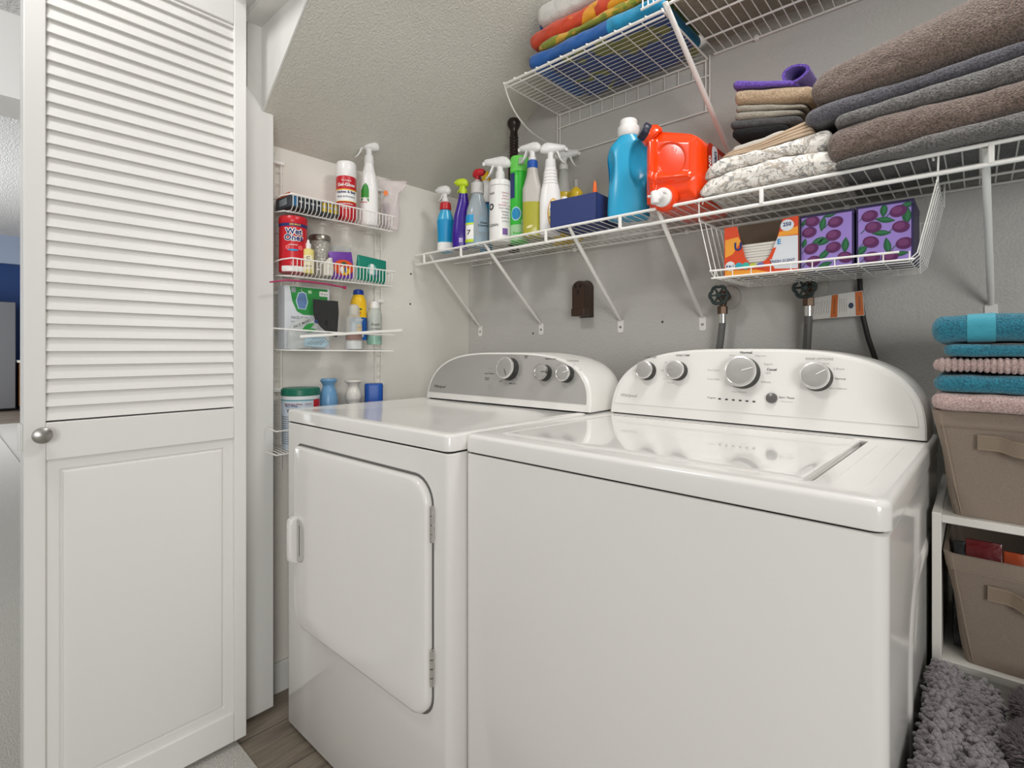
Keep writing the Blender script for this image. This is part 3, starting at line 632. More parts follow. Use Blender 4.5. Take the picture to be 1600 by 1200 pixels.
for i, (px, py) in enumerate(((1035, 503), (833, 521), (642, 428), (641, 475))):
    p = P(px, py, Y=YB) if px > 732 else P(px, py, X=XL)
    m = MB().lathe([(.004, 0), (.0036, .001), (.0015, .0016), (0, .0016)])
    m.xf(Matrix.Translation(p) @ (Matrix.Rotation(R(90), 4, 'X') if px > 732 else Matrix.Rotation(R(90), 4, 'Y')))
    o = m.build('wall_screw', ink, None); tag(o, ['dark screw in the back wall left of the left water valve bracket foot', 'dark screw in the back wall beside the second bracket foot', 'dark screw in the left wall just below the end of the long shelf', 'lowest dark screw in the left wall between rack and shelf bracket'][i], 'screw', None)
# ================================================================== CLEANING BOTTLES ON THE LONG SHELF
ZD = ZS+.0042
def geo(px, Y=None, X=None):
    p = P(px, 500, Y=Y) if Y is not None else P(px, 500, X=X)
    return p.x, p.y, (-_s*p.x+_c*p.y)/F_PX
def item(name, label, cat, px, zb, Y=None, X=None, rz=None, group=None):
    x, y, k = geo(px, Y, X); t = thing(name, label, cat, (x, y, zb), face(x, y) if rz is None else rz, group)
    h = lambda py: P(px, py, **({'Y': Y} if Y is not None else {'X': X})).z-zb
    return t, k, h
def plas(n, c, r=.3, **k): return mat(n, c, r, **k)
w_pl = plas('white bottle plastic', '#eceae8', .3); w_pl2 = plas('white spray head plastic', '#e6e5e3', .35)
clear = mat('clear plastic', '#b9c6cd', .15, alpha=.55)
clear2 = mat('frosted clear plastic', '#dcdcd6', .35, alpha=.55)
blue_liq = plas('blue liquid', '#1fa3cf', .15); teal_liq = mat('turquoise liquid', '#1591b5', .15); yel_liq = mat('yellow green liquid', '#a7a43a', .2)
red = plas('red plastic', '#c01f2a', .35); navy = plas('navy plastic', '#26356e', .4); lab_w = mat('white paper label', '#efeeea', .5)
lime = plas('lime plastic', '#c3dc27', .35); purple_p = plas('deep purple plastic', '#3a1b8c', .25); inkb = mat('black print', '#25252a', .5)
green_p = plas('bright green plastic', '#39c43a', .3); blue_p = plas('blue plastic', '#1b52a8', .35); yellow_p = plas('yellow plastic', '#f1c11c', .35)
def lab_text(b, root, s, size, a, z, m, bold=.02, xs=1, align='CENTER', off=.0014, shear=0): return text(s, size, m, root, b.fn(a, z, off), align=align, bold=bold, xs=xs, shear=shear)
# 1 foaming bottle
t, k, h = item('spray_bottle', 'blue and white trigger spray bottle with a red collar, leftmost on the long shelf', 'bottle', 696, ZD, Y=1.30)
r = 13*k; b = Body([(0, r*.85, r*.6, 2.6), (.004, r*.95, r*.65, 2.6), (.05, r*.92, r*.65), (h(345), r*1.0, r*.68), (h(335), r*.8, r*.6), (h(329), r*.62, r*.55)])
b.mesh().build('body', plas('sky blue bottle', '#38a9d3', .25), t); b.patch(-80, 80, .002, .035, .0008).build('label', lab_w, t); b.patch(-70, 70, .04, h(345), .0008).build('label', plas('deep sky label', '#1790c4', .3), t)
MB().lathe([(r*.62, h(329)), (r*.70, h(328)), (r*.64, h(318)), (r*.4, h(316))]).build('collar', red, t)
trigger_head(t, h(317), .92, w_pl2, w_pl2, w_pl2, R(-20), style=1)
# 2 purple
t, k, h = item('spray_bottle', 'deep purple trigger spray bottle with a lime green spray head', 'bottle', 720, ZD, Y=1.30)
r = 13.5*k; b = Body([(0, r*.85, r*.6, 2.8), (.004, r*.95, r*.66, 2.8), (.05, r, r*.7, 2.6), (h(340), r*.8, r*.6, 2.4, .0, 0), (h(320), r*.7, r*.55, 2.2, r*.25, 0), (h(303), r*.5, r*.45, 2, r*.3, 0)])
b.mesh().build('body', purple_p, t); MB().lathe([(r*.46, h(304)), (r*.46, h(296))], (r*.3, 0)).build('neck', lime, t)
trigger_head(t, h(303), .80, lime, lime, lime, R(-10), cx=r*.3, style=1)
b.patch(-12, 12, .022, .038).build('label', mat('pale lilac print', '#c9b4e6', .5), t)
# 3 clear bottle with blue liquid
t, k, h = item('spray_bottle', 'clear spray bottle with blue liquid in the bottom and a dark red spray head', 'bottle', 746, ZD, Y=1.315)
r = 18.5*k; b = Body([(0, r*.95, r*.6, 3), (.004, r, r*.66, 3), (.06, r, r*.68, 3), (h(330), r*.9, r*.62, 2.6), (h(312), r*.62, r*.5), (h(303), r*.45, r*.45)])
b.mesh().build('body', clear, t); b.mesh(0, .034, shrink=.0015).build('liquid', teal_liq, t)
b.patch(-75, -18, .020, .112).build('label', lab_w, t); b.patch(-75, -18, .083, .112, .0014).build('label', plas('cyan print', '#1c93c9', .4), t); b.patch(-75, -18, .014, .024, .0014).build('label', lime, t)
b.patch(-75, -18, .076, .083, .0016).build('label', lime, t)
lab_text(b, t, '7', .024, -40, .048, ink); b.patch(5, 55, .05, .105, .0008).build('label', mat('grey blue back label', '#8fa6b4', .4), t)
lab_text(b, t, 'Glass\nCleaner', .010, 28, .078, inkb)
MB().lathe([(r*.50, h(304)), (r*.56, h(303)), (r*.54, h(287)), (r*.35, h(285))]).build('collar', plas('pale translucent collar', '#c9c7c4', .3), t)
trigger_head(t, h(288), .78, red, mat('dark red trigger', '#6d1420', .35), plas('pale translucent collar', '#c9c7c4', .3), R(150), style=1)
# 4 white-blue bottle, yellow cap
t, k, h = item('bottle', 'narrow white and blue can with a yellow cap behind the clear spray bottle', 'bottle', 759.5, ZD, Y=1.42)
r = 9.5*k; b = Body([(0, r, r), (.003, r, r), (h(290), r, r), (h(284), r*.75, r*.75)])
b.mesh().build('body', w_pl, t); b.patch(-100, 100, .004, h(322), .0006).build('label', plas('bright blue label', '#1f9bd0', .35), t); b.patch(-100, 100, h(322), h(318), .0006).build('label', navy, t)
MB().lathe([(r*.72, h(285)), (r*.74, h(283)), (r*.66, h(272)), (r*.45, h(269))]).build('cap', yellow_p, t)
# 5 big white spray bottle
t, k, h = item('spray_bottle', 'large white cylindrical spray bottle with black and purple print and white spray head', 'bottle', 781.5, ZD, Y=1.315)
r = 17*k; b = Body([(0, r*.95, r*.95), (.004, r, r), (h(290), r, r), (h(284), r*.93, r*.93), (h(281), r*.5, r*.5)])
b.mesh().build('body', w_pl, t)
MB().lathe([(r*.42, h(283)), (r*.42, h(272)), (r*.36, h(268))]).build('neck', w_pl2, t); trigger_head(t, h(281), 1.12, w_pl2, w_pl2, w_pl2, R(-15), style=0)
b.patch(12, 42, .022, .044).build('label', mat('purple print', '#7a5c9c', .5), t)
for i, z in enumerate((.165, .155, .145, .132, .122, .112, .100, .09, .08, .068)): lab_text(b, t, ['Stainless', 'cleaner', 'polish all', 'surfaces', 'DANGER: keep', 'from children'][i % 6], .0078, 28, z, mat('rose print', '#b3657c', .5) if i < 5 else ink, .0)
lab_text(b, t, 'O', .03, -52, .118, inkb, .03); lab_text(b, t, 'CLEAN', .013, -40, .055, ink, .01); lab_text(b, t, 'fresh', .012, -48, .165, ink, .01)
b.patch(-60, 60, .192, .193).build('label', ink, t)
# 6 green aerosol
t, k, h = item('spray_can', 'bright green aerosol can with a translucent green cap and round blue emblem', 'spray can', 811.5, ZD, Y=1.36)
r = 14.5*k; b = Body([(0, r*.95, r*.95), (.003, r, r), (h(274), r, r), (h(270), r*.93, r*.93)])
b.mesh().build('body', green_p, t); MB().lathe([(r*.97, h(271)), (r*1.0, h(269)), (r*.99, h(249)), (r*.9, h(247))]).build('cap', mat('translucent green cap', '#73df5e', .35), t)
MB().lathe([(r*.35, h(262)), (r*.3, h(252))], (r*.2, -r*.95)).build('nozzle', mat('pale grey nozzle', '#b9d3b3', .4), t)
b.patch(-75, -30, .15, h(274)).build('label', navy, t)
b.shape(oval(-.012, .095, .0185, .024, 28), .0010).build('emblem', mat('pale blue ring', '#bfe3ef', .4), t, fixn=False)
b.shape(oval(-.012, .095, .0155, .020, 28), .0016).build('emblem', plas('cyan print', '#1c93c9', .4), t, fixn=False)
b.patch(-80, 60, .004, .058, .0012).build('label', mat('pale green label', '#a9d6a3', .4), t)
b.patch(10, 70, .06, .075, .0009).build('label', mat('pale green label', '#a9d6a3', .4), t); lab_text(b, t, 'Fresh', .014, -12+0, .028, green_p, .03); lab_text(b, t, 'g', .02, 45, .165, lab_w, .03)
# 7 dark turned baton
t, k, h = item('wooden_baton', 'dark brown turned wooden handle standing behind the green aerosol can', 'handle', 803, ZD, Y=1.47)
r = 9.5*k; dk = mat('dark walnut', '#2c201a', .3)
prof = [(r*.9, 0), (r*.95, h(262)), (r*1.0, h(258)), (r*.7, h(256))]
for i in range(9):
    z = h(254-i*4.6); prof += [(r*.68, z), (r*.78, z+.003), (r*.68, z+.0075)]
prof += [(r*.62, h(209)), (r*.6, h(205)), (r*.85, h(200)), (r*1.08, h(196)), (r*1.12, h(191)), (r*.9, h(187)), (r*.3, h(185))]
MB().lathe(prof, N=24).build('handle', dk, t)
# 8 clear with yellow liquid
t, k, h = item('spray_bottle', 'translucent spray bottle half full of yellow green liquid with a blue collar', 'bottle', 832, ZD, Y=1.32)
r = 15.5*k; b = Body([(0, r*.95, r*.75, 3.2), (.004, r, r*.8, 3.2), (h(297), r, r*.8, 3.2), (h(290), r*.86, r*.7, 2.8), (h(275), r*.62, r*.6, 2.2), (h(263), r*.5, r*.5)])
b.mesh(h(318)).build('body', mat('hazy plastic', '#c9c4bd', .35, alpha=.8), t); b.mesh(0, h(318)).build('liquid', yel_liq, t)
MB().lathe([(r*.50, h(264)), (r*.55, h(262)), (r*.53, h(253)), (r*.4, h(251))]).build('collar', blue_p, t)
trigger_head(t, h(254), .92, w_pl2, w_pl2, w_pl2, R(-25), style=0)
b.shape(leaf(-.008, .03, .022, .009, .5), .0012).build('label', mat('faint peach print', '#d9cf9c', .5), t, fixn=False)
# 9 white with ribbed neck
t, k, h = item('spray_bottle', 'white spray bottle with ribbed neck and orange rimmed round label beside the blue box', 'bottle', 860, ZD, Y=1.335)
r = 17*k; b = Body([(0, r*.92, r*.6, 2.6), (.004, r*.98, r*.64, 2.6), (h(320), r, r*.66, 2.4), (h(297), r*.86, r*.6, 2.2), (h(285), r*.68, r*.55), (h(270), r*.6, r*.5), (h(262), r*.52, r*.48)])
b.mesh().build('body', w_pl, t)
for i in range(5): z = h(288-i*5); q = b.sec(z); MB().loft([ring(q[4], q[5], z+d, q[1]+o, q[2]+o, 2.1, 28) for d, o in ((-.003, -.001), (-.001, .0014), (.001, .0014), (.003, -.001))]).build('rib', w_pl, t)
MB().lathe([(r*.5, h(263)), (r*.52, h(261)), (r*.46, h(250))]).build('collar', w_pl2, t)
trigger_head(t, h(258), 1.0, w_pl2, w_pl2, w_pl2, R(-170), style=0)
b.shape(oval(.008, .066, .0155, .048, 28), .0008).build('label', mat('orange rim', '#d58a2b', .4), t, fixn=False); b.shape(oval(.008, .066, .0135, .045, 28), .0014).build('label', mat('cream yellow label', '#e9d68a', .4), t, fixn=False)
b.shape(oval(.008, .082, .0115, .024, 24), .002).build('label', lab_w, t, fixn=False); lab_text(b, t, 'pet\nodor', .009, 15, .084, navy, .03, off=.0028); lab_text(b, t, 'Out!', .012, 15, .052, ink, .03, off=.0024)
# 10 clear bottle, white trigger to the right
t, k, h = item('spray_bottle', 'clear glass spray bottle with yellow liquid and a white spray head pointing right', 'bottle', 881, ZD, Y=1.50)
r = 10*k; b = Body([(0, r*1.6, r*1.3), (.004, r*1.7, r*1.4), (h(305), r*1.7, r*1.4), (h(295), r*1.0, r), (h(272), r*.75, r*.75), (h(266), r*.6, r*.6)])
b.mesh(h(303)).build('body', clear2, t); b.mesh(0, h(303)).build('liquid', mat('golden yellow liquid', '#d6b52e', .15), t)
MB().lathe([(r*.62, h(269)), (r*.66, h(266)), (r*.5, h(262))]).build('collar', mat('grey neck ring', '#a5a49e', .4), t)
trigger_head(t, h(266), 1.05, w_pl2, w_pl2, w_pl2, R(175), style=0)
t, k, h = item('small_bottle', 'small clear bottle of yellow liquid with a pale cap behind the blue box', 'bottle', 900, ZD, Y=1.46)
r = 10*k; b = Body([(0, r, r), (.003, r*1.1, r*1.1), (h(303), r*1.1, r*1.1), (h(297), r*.8, r*.8), (h(293), r*.4, r*.4)])
b.mesh().build('body', mat('golden yellow liquid', '#d6b52e', .15), t); MB().lathe([(r*.42, h(294)), (r*.42, h(284)), (r*.34, h(281))]).build('cap', mat('grey neck ring', '#a5a49e', .4), t)
# blue open box with things in it
bp0 = P(863, 358, Y=1.272); bp1 = P(932, 345, Y=1.272)
bx = thing('storage_box', 'open dark blue storage box on the long shelf left of the light blue jug', 'box', (bp1.x, 1.272, ZD), R(4))
bl = mat('dark blue cardboard', '#2b3a70', .55); Lb = bp1.x-bp0.x; Hb = .084; Db = .15
sh_ = MB(); 
for q in ((-Lb, 0, -Lb+.003, Db), (-.003, 0, 0, Db), (-Lb, 0, 0, .003), (-Lb, Db-.003, 0, Db)): sh_.box(q[0], q[1], 0, q[2], q[3], Hb)
sh_.box(-Lb, 0, 0, 0, Db, .003).build('body', bl, bx, bevel=.0008)
ro = thing('tape_roll', 'white and tan tape roll standing in the dark blue box', 'tape', (P(905, 318, Y=1.34).x, 1.34, ZD+.0035), 0)
Mx = Matrix.Translation((0, 0, .0555)) @ Matrix.Rotation(R(70), 4, 'X')
MB().loft([ring(0, 0, z, r_, r_, 2, 40) for r_, z in ((.030, -.012), (.0395, -.012), (.0395, .012), (.030, .012), (.030, -.012))], False, False).xf(Mx).build('tape', mat('tan tape edge', '#a99b86', .6), ro)
MB().lathe([(.0305, -.0115), (.0305, .0115)], N=36).xf(Mx).build('core', lab_w, ro)
sm = thing('small_jar', 'small round white jar beside the tape roll in the dark blue box', 'jar', (P(882, 318, Y=1.31).x, 1.31, ZD+.0035), 0)
MB().lathe([(.014, 0), (.015, .002), (.015, .085), (.010, .092), (.009, .100), (.003, .102)]).build('body', w_pl, sm); MB().lathe([(.0155, .07), (.0155, .086)]).build('band', mat('silver band', '#b5b3ae', .4), sm)
on = thing('glue_bottle', 'bottle with an orange pointed tip standing in the dark blue box', 'bottle', (P(935, 318, Y=1.30).x-.012, 1.30, ZD+.0035), 0)
MB().lathe([(.011, 0), (.012, .002), (.012, .075), (.007, .082)]).build('body', w_pl, on); MB().lathe([(.0065, .082), (.0068, .095), (.004, .118), (.001, .124)]).build('tip', mat('orange plastic', '#e4641a', .4), on)
# ------------------------------------------------------------------ light blue softener jug
t, k, h = item('softener_jug', 'large light blue fabric softener jug with a white cap on the long shelf', 'bottle', 982, ZD, Y=1.325)
r = 34*k; H1 = h(213)
skb = mat('light blue jug plastic', '#2fa2cc', .25)
b = Body([(0, r*.88, r*.5, 3), (.006, r*.95, r*.56, 3), (H1*.25, r*.93, r*.56, 2.8), (H1*.5, r*.88, r*.52, 2.6), (H1*.75, r*.95, r*.50, 2.4), (H1*.88, r*.82, r*.48, 2.2), (H1*.96, r*.55, r*.44), (H1, r*.42, r*.42)])
m = b.mesh(N=96)
vs = []
for v in m.v:   # pinch the grip hollow on the right and a sliver on the left
    x, y, z = v
    def dip(cx, cz, rx, rz, d):
        q = ((x-cx)/rx)**2+((z-cz)/rz)**2
        return d*max(0, 1-q)**.55 if q < 1 else 0
    if y < 0: y += dip(r*.50, H1*.64, r*.46, H1*.27, r*.48)+dip(-r*.84, H1*.62, r*.20, H1*.20, r*.35)
    else: y -= dip(r*.52, H1*.66, r*.50, H1*.30, r*.30)
    vs.append((x, y, z))
m.v = vs; m.build('body', skb, t, sub=1)
MB().lathe([(r*.43, H1-.004), (r*.48, H1), (r*.50, h(204)), (r*.49, h(200)), (r*.40, h(198)), (r*.40, h(191)), (r*.36, h(188.5)), (r*.1, h(188))], N=40).build('cap', w_pl, t)
# ------------------------------------------------------------------ orange detergent jug lying with a spigot
jx0, jx1 = P(1003, 320, Y=1.262).x, P(1093, 320, Y=1.262).x
jg = thing('detergent_jug', 'big orange laundry detergent jug lying on its side with a white spigot', 'bottle', ((jx0+jx1)/2, 1.262, ZD), 0)
orm = mat('glossy orange plastic', '#f24410', .2, coat=.3)
hw = (jx1-jx0)/2; HJ = P(1060, 210, Y=1.262).z-ZD; DJ = .265
# rounded block: front face in local XZ, depth along +Y
HL, HR = P(1030, 197, Y=1.29).z-ZD, P(1090, 212, Y=1.29).z-ZD
def jz(x, z): return z*(HL+(HR-HL)*(x+hw)/(2*hw))/HJ
def jring(y, ins, top=0): return [(x, y, jz(x, z)) for x, z in rrect(-hw+ins, ins*.6, hw-ins*.8, HJ-ins-top, (.028, .035, .045, .028), 8)]
m = MB(); secs = [(0.0, .030), (.004, .016), (.013, .006), (.028, .0), (.10, .0), (.18, .001), (.235, .004, .004), (.255, .014, .008), (DJ, .035, .012)]
m.loft([jring(s_[0], s_[1], s_[2] if len(s_) > 2 else 0) for s_ in secs])
m.build('body', orm, jg, ang=60, sub=1)
# handle: a raised hoop in front of a hollow, front face
fc = MB()
nu, nv = 48, 48
def front(u, v):
    x = (-hw+.012)+(2*hw-.022)*u; z = .012+(HJ-.026)*v
    d = .002
    qx, qz = (x-.004)/(hw*.50), (z-HJ*.60)/(HJ*.22)
    q = qx*qx+qz*qz; d += -.030*max(0, 1-q)**1.3
    px_, pz_ = (x+hw*.62)/(hw*.20), (z-HJ*.60)/(HJ*.45); q2 = px_**4+pz_**4; d += .016*max(0, 1-q2)**1.2
    px_, pz_ = (x-0.0)/(hw*.9), (z-HJ*.36)/(HJ*.07); q3 = px_**4+pz_**2; d += .009*max(0, 1-q3)**1.2
    e = min(u, 1-u, v, 1-v); d = d*min(1, e*9)+ -.006*(1-min(1, e*9))
    return Vector((x, -d, jz(x, z)))
fc.grid(nu, nv, front); fc.build('handle_relief', orm, jg, ang=180, fixn=False)
MB().lathe([(.026, .0), (.030, .006), (.028, .022), (.020, .030)], N=28).xf(Matrix.Translation((-hw+.032, .012, HL-.038)) @ Matrix.Rotation(R(-38), 4, 'Y') @ Matrix.Rotation(R(25), 4, 'X')).build('neck', orm, jg)
MB().lathe([(.0215, 0), (.0225, .002), (.0225, .017), (.0205, .020), (.002, .0205)], N=36).xf(Matrix.Translation((-hw+.019, -.004, HL-.026)) @ Matrix.Rotation(R(-52), 4, 'Y') @ Matrix.Rotation(R(42), 4, 'X')).build('cap', mat('navy black cap', '#23253a', .4), jg)
so = P(1036, 309, Y=1.245)-Vector(((jx0+jx1)/2, 1.262, ZD))
S = Matrix.Translation(so)
MB().lathe([(.034, -.016), (.034, -.008), (.029, -.001)], N=32).xf(S @ Matrix.Rotation(R(90), 4, 'X')).build('spigot_seat', orm, jg)
MB().lathe([(.024, -.002), (.024, .007), (.020, .009), (.012, .010), (.0105, .024), (.009, .026)], N=32).xf(S @ Matrix.Rotation(R(90), 4, 'X')).build('spigot', w_pl, jg)
MB().lathe([(.0098, -.018), (.0108, -.016), (.0108, .010), (.0085, .013)], N=24).xf(S @ Matrix.Translation((-.010, -.024, 0))).build('spigot_outlet', w_pl, jg)
MB().box(-.030, -.028, .000, -.006, -.020, .006).box(.002, -.022, .006, .014, -.010, .014).xf(S).build('spigot_lever', w_pl, jg, bevel=.002)
# label on the right face
lx = hw+.0008; lfn = plane_fn((lx, .145, HJ*.50), (0, 0, 1), (0, -1, 0))
lfn = lambda a, b: Vector((lx, .125-b, HJ*.50+a))
gy = mat('pale grey label', '#c9c4c9', .4)
flatpoly(MB(), rrect(-.075, -.062, .072, .075, .02), lfn).build('label', mat('dark red label', '#a8230d', .4), jg, fixn=False)
l2 = lambda a, b: Vector((lx+.0006, .125-b, HJ*.50+a))
flatpoly(MB(), rrect(-.070, .008, .070, .048, .014), l2).build('label', gy, jg, fixn=False)
l3 = lambda a, b: Vector((lx+.0012, .125-b, HJ*.50+a))
text('UltraClean', .030, mat('navy print', '#2c3e58', .6), jg, lambda a, b: l3(a, b+.027), bold=.02, xs=.9); text('KIRKLAND', .020, lab_w, jg, lambda a, b: l3(a-.01, b+.062), bold=.02)
text('HE', .030, lab_w, jg, lambda a, b: l3(a+.04, b-.012), bold=.0)
text('Laundry Detergent', .010, lab_w, jg, lambda a, b: l3(a, b-.035), bold=.0)

# ================================================================== HANGING BASKET BOXES
ZB = 1.2595
bw = P(1250, 420, Y=1.285).x-P(1134, 430, Y=1.285).x; x0 = P(1132, 430, Y=1.285).x
db = thing('dryer_sheet_box', 'orange and white box of dryer sheets with a torn open front, left in the basket', 'box', (x0, 1.285, ZB), 0)
kraft = mat('inside cardboard', '#6e5d4e', .8); Hd = .118; Dd = .10
m = MB(); m.box(0, .0, 0, bw, Dd, .002).box(0, 0, .0, .002, Dd, Hd).box(bw-.002, 0, 0, bw, Dd, Hd+.002).box(0, Dd-.002, 0, bw, Dd, Hd+.022).build('box_shell', kraft, db)
orx = mat('orange carton', '#d8481f', .45); wbx = mat('white carton', '#d9dde2', .45); ambr = mat('amber print', '#f0a136', .45)
F_ = lambda off: (lambda a, b: Vector((a, -.0006-off, b)))
m = MB(); m.prism([(0, 0), (bw*.40, 0), (bw*.40, .018), (bw*.30, .040), (bw*.23, .085), (bw*.18, Hd), (0, Hd)], lambda u, v, t_: (u, t_, v), -.0005, .001)
m.prism([(bw*.40, 0), (bw, 0), (bw, Hd+.003), (bw*.80, Hd+.001), (bw*.73, .078), (bw*.62, .035), (bw*.50, .022), (bw*.40, .018)], lambda u, v, t_: (u, t_, v), -.0005, .001)
m.build('front_panel', orx, db)
def fp(name, poly, m_, off): flatpoly(MB(), poly, F_(off)).build(name, m_, db, fixn=False)
fp('print_area', [(bw*.70, .008), (bw*.995, .004), (bw*.995, .078), (bw*.74, .080), (bw*.62, .034)], wbx, .0003)
fp('print_area', [(bw*.74, .080), (bw*.995, .080), (bw*.995, .098), (bw*.76, .090)], ambr, .0004)
fp('print_area', [(.002, .045), (bw*.12, .052), (bw*.24, .080), (bw*.2, .092), (.002, .088)], ambr, .0003)
fp('print_area', [(.002, .0), (bw*.66, .0), (bw*.45, .010), (.002, .014)], ambr, .0004)
fp('print_area', oval(bw*.86, .103, .014, .013), wbx, .0006)
text('250', .0115, navy, db, lambda a, b: F_(.001)(bw*.86+a, .105+b), bold=.03); text('FRESH SCENT', .0085, navy, db, lambda a, b: F_(.001)(bw*.80+a, .024+b), bold=.01)
text('U', .026, navy, db, lambda a, b: F_(.001)(bw*.20+a, .068+b), bold=.04)
fp('print_area', oval(bw*.085, .024, .0115, .0115), wbx, .0006); text('4 in 1', .0085, navy, db, lambda a, b: F_(.001)(bw*.085+a, .024+b), bold=.03)
for i, c_ in enumerate(('#2fa3b5', '#37b0a0', '#b7c04a', '#6a6aa8')): fp('print_area', oval(bw*(.21+.10*i), .022-.0008*i, .0085, .0085 if i < 2 else .006), mat('badge print '+str(i), c_, .5), .0006)
fp('print_area', [(bw*.60, .030), (bw*.66, .030), (bw*.72, .056), (bw*.68, .056)], orx, .0006); text('E', .016, plas('cyan print', '#1c93c9', .4), db, lambda a, b: F_(.001)(bw*.755+a, .068+b), bold=.03)
s_ = MB()
for i in range(11): s_.box(.004+.0006*(i%3), .006+.001*(i%2), .0025+i*.0064, bw-.005, Dd-.008, .0025+i*.0064+.0061)
s_.build('dryer_sheets', mat('white dryer sheets', '#dedad2', .8), db, bevel=.0012)
plumL = mat('lavender box paper', '#9d84cf', .5); plumD = mat('dark indigo box edge', '#2f2750', .5); plumP = mat('plum purple print', '#5c2459', .5); plumP2 = mat('plum light print', '#74396c', .5); grn = mat('dark green leaf print', '#1f5a3a', .5); grn2 = mat('mid green leaf print', '#2e7348', .5)
for i, (pxa, pxb, lab) in enumerate(((1253, 1340, 'purple box with plum and leaf pattern beside the dryer sheet box'), (1342, 1434, 'purple box with plum and leaf pattern at the right end of the hanging basket'))):
    xa, xb = P(pxa, 400, Y=1.30).x, P(pxb, 400, Y=1.30).x; w_ = xb-xa-.001; xa -= .005; Hh = (.122, .124)[i]
    bb = thing('gift_box', lab, 'box', (xa, 1.30, ZB), 0, 'plum patterned boxes in the hanging basket')
    MB().box(0, 0, 0, w_, .13, Hh-.012).build('body', plumD, bb, bevel=.0015); MB().box(-.0005, -.0005, Hh-.012, w_+.0005, .1305, Hh).build('lid', plumD, bb, bevel=.0015)
    G = lambda off: (lambda a, b: Vector((a, -.0006-off, b)))
    flatpoly(MB(), [(.004, .002), (w_-.004, .002), (w_-.004, Hh-.006), (.004, Hh-.006)], G(.0004)).build('patterned_paper', plumL, bb, fixn=False)
    rnd = random.Random(5+i); pp = MB(); p2 = MB(); gg = MB(); g2 = MB(); st = MB()
    spots = ([(.020, .083), (.070, .098), (.066, .070), (.024, .046), (.066, .044), (.028, .018), (.088, .02), (.026, .106)], [(.024, .100), (.072, .102), (.030, .076), (.076, .070), (.026, .046), (.082, .036), (.028, .014), (.058, .012)])[i]
    lv = ([(.046, .098, .034, .013, 1.4), (.014, .108, .03, .011, .6), (.050, .060, .034, .014, .5), (.036, .062, .03, .012, .5), (.048, .030, .034, .013, .7), (.088, .046, .034, .014, 1.5), (.010, .060, .022, .010, 1.3), (.06, .115, .026, .010, .2), (.05, .008, .03, .012, .3)],
          [(.048, .108, .03, .013, 1.5), (.050, .088, .036, .012, -.25), (.044, .062, .034, .012, -.1), (.010, .030, .030, .014, .8), (.054, .034, .036, .013, 1.7), (.086, .090, .034, .016, 1.5), (.075, .016, .03, .010, .1), (.086, .112, .03, .012, .2)])[i]
    for (cx, cz) in spots:
        c = lambda pts: [(min(max(a, .004), w_-.004), min(max(b_, .002), Hh-.006)) for a, b_ in pts]
        flatpoly(pp, c(oval(cx, cz, .0145, .0118, 20, rnd.uniform(-.4, .4))), G(.0012)); flatpoly(p2, c(oval(cx-.002, cz+.002, .009, .007, 16)), G(.0015))
        flatpoly(st, c([(cx-.014, cz-.001), (cx-.022, cz-.010), (cx-.0205, cz-.011), (cx-.013, cz-.002)]), G(.0009))
    for (cx, cz, L_, wl, ro_) in lv:
        cl = [(min(max(a, .004), w_-.004), min(max(b_, .002), Hh-.006)) for a, b_ in leaf(cx, cz, L_, wl, ro_)]; flatpoly(gg, cl, G(.0010))
        cl = [(min(max(a, .004), w_-.004), min(max(b_, .002), Hh-.006)) for a, b_ in leaf(cx+.001, cz+.001, L_*.75, wl*.45, ro_)]; flatpoly(g2, cl, G(.00115))
    pp.build('plum_print', plumP, bb, fixn=False); p2.build('plum_print', plumP2, bb, fixn=False); gg.build('leaf_print', grn, bb, fixn=False); g2.build('leaf_print', grn2, bb, fixn=False); st.build('stem_print', grn, bb, fixn=False)

# ================================================================== WALL RACK ITEMS (left wall)
XC = -1.575
def ritem(name, label, cat, px, zb, X=XC, **k): return item(name, label, cat, px, zb, X=X, **k)
# top basket
ZT = 1.512
t = thing('game_box', 'dark grey flat boxed set lying in the top rack basket', 'box', (-1.578, .79, ZT), 0)
MB().box(-.048, -.078, 0, .050, .085, .034).build('box', mat('charcoal box', '#3c4248', .45), t, bevel=.001)
for i, c_ in enumerate(('#2f6f9c', '#23282e', '#23282e', '#23282e', '#23282e', '#d2b229', '#c9a924', '#b79a22')):
    MB().box(.0501, -.070+i*.019, .004, .0506, -.056+i*.019, .031).build('print_area', mat('spine print %s' % c_, c_, .5), t)
    if i: MB().box(.0507, -.069+i*.019, .016, .0510, -.058+i*.019, .022).build('print_area', mat('pale print', '#a8adb0', .5), t)
flatpoly(MB(), [(-.02, .008), (.030, .008), (.030, .028), (-.02, .028)], lambda a, b: Vector((a, -.0785, b))).build('print_area', mat('silver grey print', '#8f979b', .5), t, fixn=False)
t = thing('thin_box', 'thin orange and white box lying on top of the dark grey boxed set', 'box', (-1.582, .765, ZT+.0345), R(2))
MB().box(-.042, -.052, 0, .045, .06, .010).build('box', mat('orange brown card', '#b8512d', .5), t, bevel=.0008); MB().box(.0451, -.05, .001, .0455, .058, .009).build('print_area', lab_w, t)
t, k, h = ritem('spray_can', 'red and white polish spray can with a white cap in the top rack basket', 'spray can', 541, ZT)
r = 15.2*k; b = Body([(0, r*.95, r*.95), (.003, r, r), (h(281), r, r), (h(278), r*.95, r*.95)])
b.mesh().build('body', red, t); MB().lathe([(r*.96, h(279)), (r*.99, h(278)), (r*.98, h(258)), (r*.9, h(255.5)), (r*.3, h(255))], N=36).build('cap', w_pl, t)
b.patch(-95, 95, h(318), h(299.5)).build('label', lab_w, t); b.patch(-95, 95, h(318)-.0012, h(318)+.0005, .0012).build('label', yellow_p, t); b.patch(-95, 95, h(301), h(299.6), .0012).build('label', yellow_p, t)
